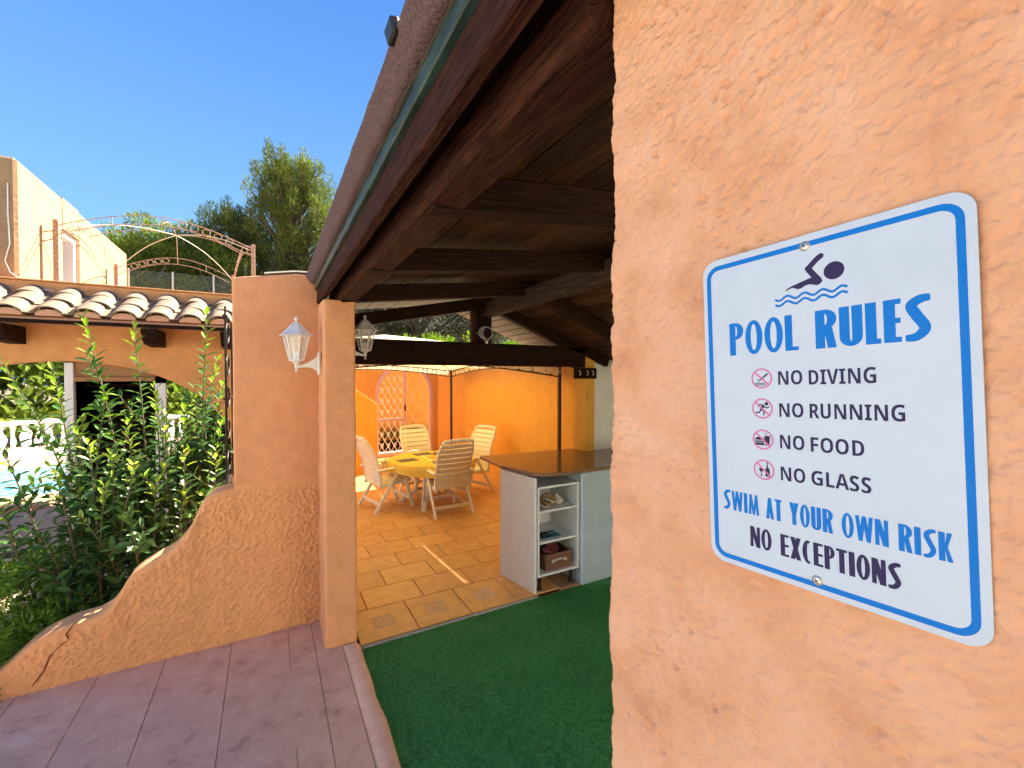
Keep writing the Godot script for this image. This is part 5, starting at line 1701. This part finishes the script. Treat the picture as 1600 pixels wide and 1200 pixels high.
	for k in 4:
		var a: Vector3 = c[k]
		var b: Vector3 = c[(k + 1) % 4]
		part(g2, "post", span(a.x - 0.02, a.x + 0.02, 0.0, eave, a.z - 0.02, a.z + 0.02, 0.004), M["bronze_iron"])
		var d := (b - a).normalized()
		for q in [[0.0, -0.13, 0.14], [0.0, -0.01, 0.10]]:
			var pts := []
			for w in 25:
				var s := w / 24.0
				pts.append(a.lerp(b, s) + Vector3(0, eave + q[1] + q[2] * sin(PI * s), 0))
			part(g2, "arch_rod", tubem(pts, 0.009, 6), M["bronze_iron"])
		for w in 16:
			var s := (w + 0.8) / 16.6
			if s > 0.36 and s < 0.64: continue
			var p := a.lerp(b, s) + Vector3(0, eave - 0.07 + 0.12 * sin(PI * s), 0)
			var ring := []
			for e in 12:
				var t := e / 11.0 * TAU * 0.9
				ring.append(p + d * cos(t) * 0.055 + Vector3.UP * sin(t) * 0.05)
			part(g2, "scroll", tubem(ring, 0.006, 5), M["bronze_iron"])
		# roof rib and canvas panel
		var rib := []
		for w in 9: rib.append((a + Vector3(0, eave - 0.01, 0)).lerp(apex - Vector3(0, 0.02, 0), w / 8.0) + Vector3(0, 0.06 * sin(PI * w / 8.0), 0))
		part(g2, "roof_rib", tubem(rib, 0.009, 6), M["bronze_iron"])
		var rows := []
		for j in 11:
			var v := j / 10.0
			var line := PackedVector3Array()
			for w in 17:
				var s := w / 16.0
				var e0 := a.lerp(b, s) + Vector3(0, eave + 0.008 + 0.10 * sin(PI * s), 0)
				var p := e0.lerp(apex, v) + Vector3(0, 0.06 * sin(PI * v) - 0.05 * sin(PI * s) * sin(PI * v), 0)
				line.append(p)
			rows.append(line)
		var st := begin()
		sheet(st, rows, Vector3.UP)
		part(g2, "canvas_panel", st.commit(), M["canvas"])
		# gathered valance
		var vr := []
		for j in 3:
			var line := PackedVector3Array()
			for w in 121:
				var s := w / 120.0
				var fold := 0.014 * sin(w * 1.9) * (0.3 + j * 0.5)
				line.append(a.lerp(b, s) + Vector3(0, eave + 0.004 + 0.10 * sin(PI * s) - 0.045 * j - 0.008 * absf(sin(w * 0.42)) * j, 0) + d.cross(Vector3.UP) * (0.012 + fold))
			vr.append(line)
		var st2 := begin()
		sheet(st2, vr)
		part(g2, "valance", st2.commit(), M["lace"])

	# table with cloth
	var tc := Vector3(2.05, 0, -6.05)
	var t := thing("garden_table", "round pale resin table with splayed legs under a yellow cloth", "table", tc)
	var top := begin()
	lathe(top, Vector3.ZERO, [[0.0, 0.60], [0.60, 0.60], [0.61, 0.612], [0.60, 0.625], [0.0, 0.626]], 36)
	part(t, "tabletop", top.commit(), M["resin"])
	for k in 4:
		var a := TAU * k / 4 + 0.55
		var d := Vector3(cos(a), 0, sin(a))
		part(t, "leg", tubem([d * 0.42 + Vector3(0, 0.598, 0), d * 0.30 + Vector3(0, 0.46, 0), d * 0.20 + Vector3(0, 0.30, 0), d * 0.26 + Vector3(0, 0.14, 0), d * 0.44 + Vector3(0, 0.02, 0)], [0.026, 0.026, 0.03, 0.028, 0.024], 8), M["resin"])
		part(t, "foot", boxm(d * 0.44 + Vector3(0, 0.012, 0), Vector3(0.1, 0.024, 0.07), 0.008, Basis(Vector3.UP, -a)), M["resin"])
	var cl2 := thing("tablecloth", "yellow tablecloth with wavy hem on the round garden table", "tablecloth", tc + Vector3(0, 0.6285, 0))
	var rr := []
	for j in 12:
		var line := PackedVector3Array()
		for k in 97:
			var a := TAU * k / 96
			var fold := sin(a * 11) * 0.5 + sin(a * 17 + 1.3) * 0.3 + sin(a * 5 + 0.4) * 0.4
			if j < 4:
				line.append(Vector3(cos(a), 0, sin(a)) * 0.605 * j / 3.0 + Vector3(0, 0.0012, 0))
			else:
				var v := (j - 3) / 8.0
				var drop := 0.135 + 0.02 * sin(a * 4)
				line.append(Vector3(cos(a), 0, sin(a)) * (0.605 + 0.016 * minf(1, v * 3) + fold * 0.022 * v) + Vector3(0, 0.001 - drop * v, 0))
		rr.append(line)
	var cst := begin()
	sheet(cst, rr, Vector3.UP)
	part(cl2, "cloth", cst.commit(), M["tablecloth"])
	var names := ["dark placemat on the near left of the yellow cloth", "dark placemat at the far side of the yellow cloth", "dark placemat in front of the nearest chair", "dark placemat on the right of the yellow cloth"]
	var spots := [[Vector3(-0.36, 0, 0.02), 0.15], [Vector3(-0.02, 0, -0.36), 0.1], [Vector3(0.03, 0, 0.36), -0.1], [Vector3(0.38, 0, 0.0), 1.5]]
	for k in 4:
		var m := thing("placemat", names[k], "placemat", tc + spots[k][0] + Vector3(0, 0.6325, 0), spots[k][1], "dark placemats on the garden table")
		part(m, "mat", boxm(Vector3.ZERO, Vector3(0.27, 0.003, 0.20), 0.001), M["placemat"])
	var bk := thing("serving_tray", "pale tray with small dishes beside the far placemat", "tray", tc + Vector3(0.20, 0.6305, -0.27), 0.3)
	part(bk, "board", boxm(Vector3(0, 0.008, 0), Vector3(0.24, 0.012, 0.15), 0.004), M["ochre"])
	for q in [-0.05, 0.05]:
		var st := begin()
		lathe(st, Vector3(q, 0.014, 0), [[0.0, 0.001], [0.03, 0.001], [0.042, 0.022], [0.038, 0.022], [0.028, 0.006], [0.0, 0.006]], 14)
		part(bk, "dish", st.commit(), M["pegs"])
	# chairs
	var ch := make_chair()
	ch.position = Vector3(2.075, 0, -5.50)
	ch.rotation.y = 0.05
	var G := "folding resin armchairs round the garden table"
	tag(ch, "pale folding armchair seen from behind, nearest to the counter", "chair", G)
	for e in [[Vector3(1.40, 0, -6.12), -PI / 2 + 0.22, "pale folding armchair seen from its side, left of the table"], [Vector3(2.10, 0, -6.62), PI + 0.16, "pale folding armchair facing forwards behind the table, before the gate"], [Vector3(2.72, 0, -6.22), PI / 2 + 0.35, "pale folding armchair right of the table, half hidden by the counter"]]:
		var n: Node3D = ch.duplicate()
		n.name = numbered("folding_armchair")
		add_child(n)
		n.position = e[0]
		n.rotation.y = e[1]
		tag(n, e[2], "chair", G)

func build_trees() -> void:
	make_shrub()
	tree("pine_tree", "round bright green pine behind the villa roof terrace", Vector3(-3.0, -0.3, -18.5), 7.0, 4.0, round_clumps(Vector3(0.2, 5.85, 0), Vector3(1.8, 1.5, 1.2), 95, 0.48, 340), 0.16, 0.036, Color(0.07, 0.11, 0.02), Color(0.34, 0.38, 0.04), 0.5)
	tree("pine_tree", "low dark green pine behind the glass windscreen", Vector3(-1.3, -0.3, -20.0), 6.0, 3.0, round_clumps(Vector3(0, 4.9, 0), Vector3(2.0, 1.6, 1.2), 80, 0.55, 320), 0.17, 0.036, Color(0.04, 0.065, 0.018), Color(0.16, 0.20, 0.035), 0.5)
	tree("cypress_tree", "tall feathery cypress standing against the bar roof edge", Vector3(0.9, -0.3, -18.0), 10.0, 4.6, cypress_clumps(10.0, 4.0, 2.3, 270, 860), 0.17, 0.026, Color(0.045, 0.07, 0.02), Color(0.24, 0.26, 0.05), 1.1, Vector3(-0.25, 0, 0))
	tree("cypress_tree", "shorter dark cypress left of the tall one", Vector3(-1.0, -0.3, -19.0), 8.0, 4.0, cypress_clumps(8.1, 3.9, 1.9, 180, 860), 0.17, 0.026, Color(0.035, 0.06, 0.02), Color(0.14, 0.16, 0.045), 1.1)
	tree("pine_tree", "bushy young pine behind the left panes of the windscreen", Vector3(-3.1, -0.3, -15.5), 5.0, 2.0, round_clumps(Vector3(0, 4.5, 0), Vector3(1.3, 1.5, 0.8), 56, 0.42, 300), 0.14, 0.03, Color(0.05, 0.085, 0.02), Color(0.22, 0.27, 0.04), 0.5)
	tree("pine_tree", "bushy young pine behind the right panes of the windscreen", Vector3(-1.2, -0.3, -16.0), 5.0, 2.0, round_clumps(Vector3(0, 4.6, 0), Vector3(1.4, 1.6, 0.8), 60, 0.42, 300), 0.14, 0.03, Color(0.04, 0.07, 0.02), Color(0.17, 0.21, 0.04), 0.5)
	# greenery seen through the gable of the bar
	for k in 6:
		var hx: float = [1.9, 3.1, 4.4, 5.8, 7.3, 8.9][k]
		var hd := thing("laurel_bush", ["bright laurel bush above the cream canvas beside the inner lantern", "bright laurel bush above the middle of the cream canvas", "bright laurel bush just left of the king post", "bright laurel bush just right of the king post", "laurel bush at the lower end of the right gable opening", "laurel bush hidden behind the far right rafter"][k], "bush", Vector3(hx, -0.3, -12.8 + 0.15 * (k % 2)), 0.0, "laurel bushes behind the terrace")
		part(hd, "stem", tubem([Vector3.ZERO, Vector3(0.05, 1.2, 0), Vector3(0, 2.4, 0)], [0.06, 0.05, 0.02], 7), M["bark"])
		part(hd, "crown", foliage(round_clumps(Vector3(0, 2.45, 0), Vector3(0.85, 0.85, 0.6), 30, 0.3, 150), 0.11, 0.05, Color(0.08, 0.15, 0.02), Color(0.26, 0.36, 0.04), 0.9), M["foliage"]).set_meta("kind", "stuff")
	for k in 3:
		var x: float = [2.4, 5.0, 8.2][k]
		var cl := round_clumps(Vector3(0, 4.9, 0), Vector3(1.9, 2.6, 1.0), 60, 0.6, 210)
		tree("pine_tree", ["dark pine with grey trunk seen under the gable, left", "dark pine with grey trunk seen under the gable, middle", "dark pine with grey trunk beyond the terrace wall, right"][k], Vector3(x, -0.3, -16.5), 7.6, 2.4, cl, 0.2, 0.035, Color(0.03, 0.035, 0.018), Color(0.09, 0.085, 0.04), 0.2, Vector3.ZERO, "dark pines behind the terrace")

func build_near_wall() -> void:
	var o := thing("sign_wall", "large peach rendered wall that carries the pool rules sign", "wall")
	# fine trowelled face round the sign, corner rounded by hand
	var pits := FastNoiseLite.new()
	pits.seed = 33
	pits.noise_type = FastNoiseLite.TYPE_SIMPLEX_SMOOTH
	pits.frequency = 0.55
	pits.fractal_octaves = 3
	var X := 0.4096
	var Z := -0.4585
	var per := []
	for k in 8: per.append([X + 0.13 - 0.014 * k, Z, 0.0, -1.0])
	for k in 9:
		var a := deg_to_rad(-90.0 - 90.0 * k / 8.0)
		per.append([X + 0.012 + cos(a) * 0.012, Z + 0.012 + sin(a) * 0.012, cos(a), sin(a)])
	var nz := 290
	for k in nz: per.append([X, Z + 0.0145 + 0.74 * k / nz, -1.0, 0.0])
	var rows := []
	var ny := 640
	var lowf := FastNoiseLite.new()
	lowf.seed = 5
	lowf.frequency = 0.09
	lowf.noise_type = FastNoiseLite.TYPE_SIMPLEX_SMOOTH
	for j in ny + 1:
		var y := 0.95 + 1.65 * j / ny
		var line := PackedVector3Array()
		for q in per:
			var x3: float = q[0] * 100.0
			var z3: float = q[1] * 100.0
			var y3 := y * 100.0
			var rough := clampf(0.30 + 1.5 * lowf.get_noise_3d(x3 * 0.55, y3 * 0.8, z3 * 0.55) + 0.35 * clampf((z3 + 22.0) / 34.0, 0, 1) + 0.25 * clampf((y3 - 190.0) / 40.0, 0, 1), 0.08, 1.25)
			var d := bumpy.get_noise_3d(x3 * 2.4, y3 * 4.8, z3 * 2.4) * 0.0021 * (0.25 + rough)
			var p := pits.get_noise_3d(x3 * 1.0, y3 * 1.9, z3 * 1.0)
			d -= maxf(0.0, p - 0.20) * 0.016 * rough
			d += wavy.get_noise_3d(x3 * 1.3, y3 * 1.3, z3 * 1.3) * 0.0022
			d += (wavy.get_noise_2d(y3 * 2.2, 3.0) * 0.006 + bumpy.get_noise_3d(x3 * 0.8, y3 * 0.9, z3 * 0.8) * 0.004) * clampf((Z + 0.06 - q[1]) / 0.04, 0, 1)
			line.append(Vector3(q[0] + q[2] * d, y, q[1] + q[3] * d))
		rows.append(line)
	part(o, "trowelled_face", grid_mesh(rows, Vector3.LEFT), M["peach_render"])
	# the rest of the wall
	part(o, "core", span(X + 0.008, 0.84, 0.02, 3.05, Z + 0.006, 1.0, 0.004), M["peach_render"])
	part(o, "lower_face", span(X - 0.001, X + 0.0075, 0.02, 0.949, Z + 0.002, 1.0, 0.002), M["peach_render"])
	part(o, "rear_face", span(X - 0.001, X + 0.0075, 0.951, 3.05, Z + 0.756, 1.0, 0.002), M["peach_render"])
	part(o, "upper_face", span(X, X + 0.0075, 2.602, 3.05, Z + 0.002, Z + 0.754, 0.001), M["peach_render"])

func build_small_things() -> void:
	make_sign()
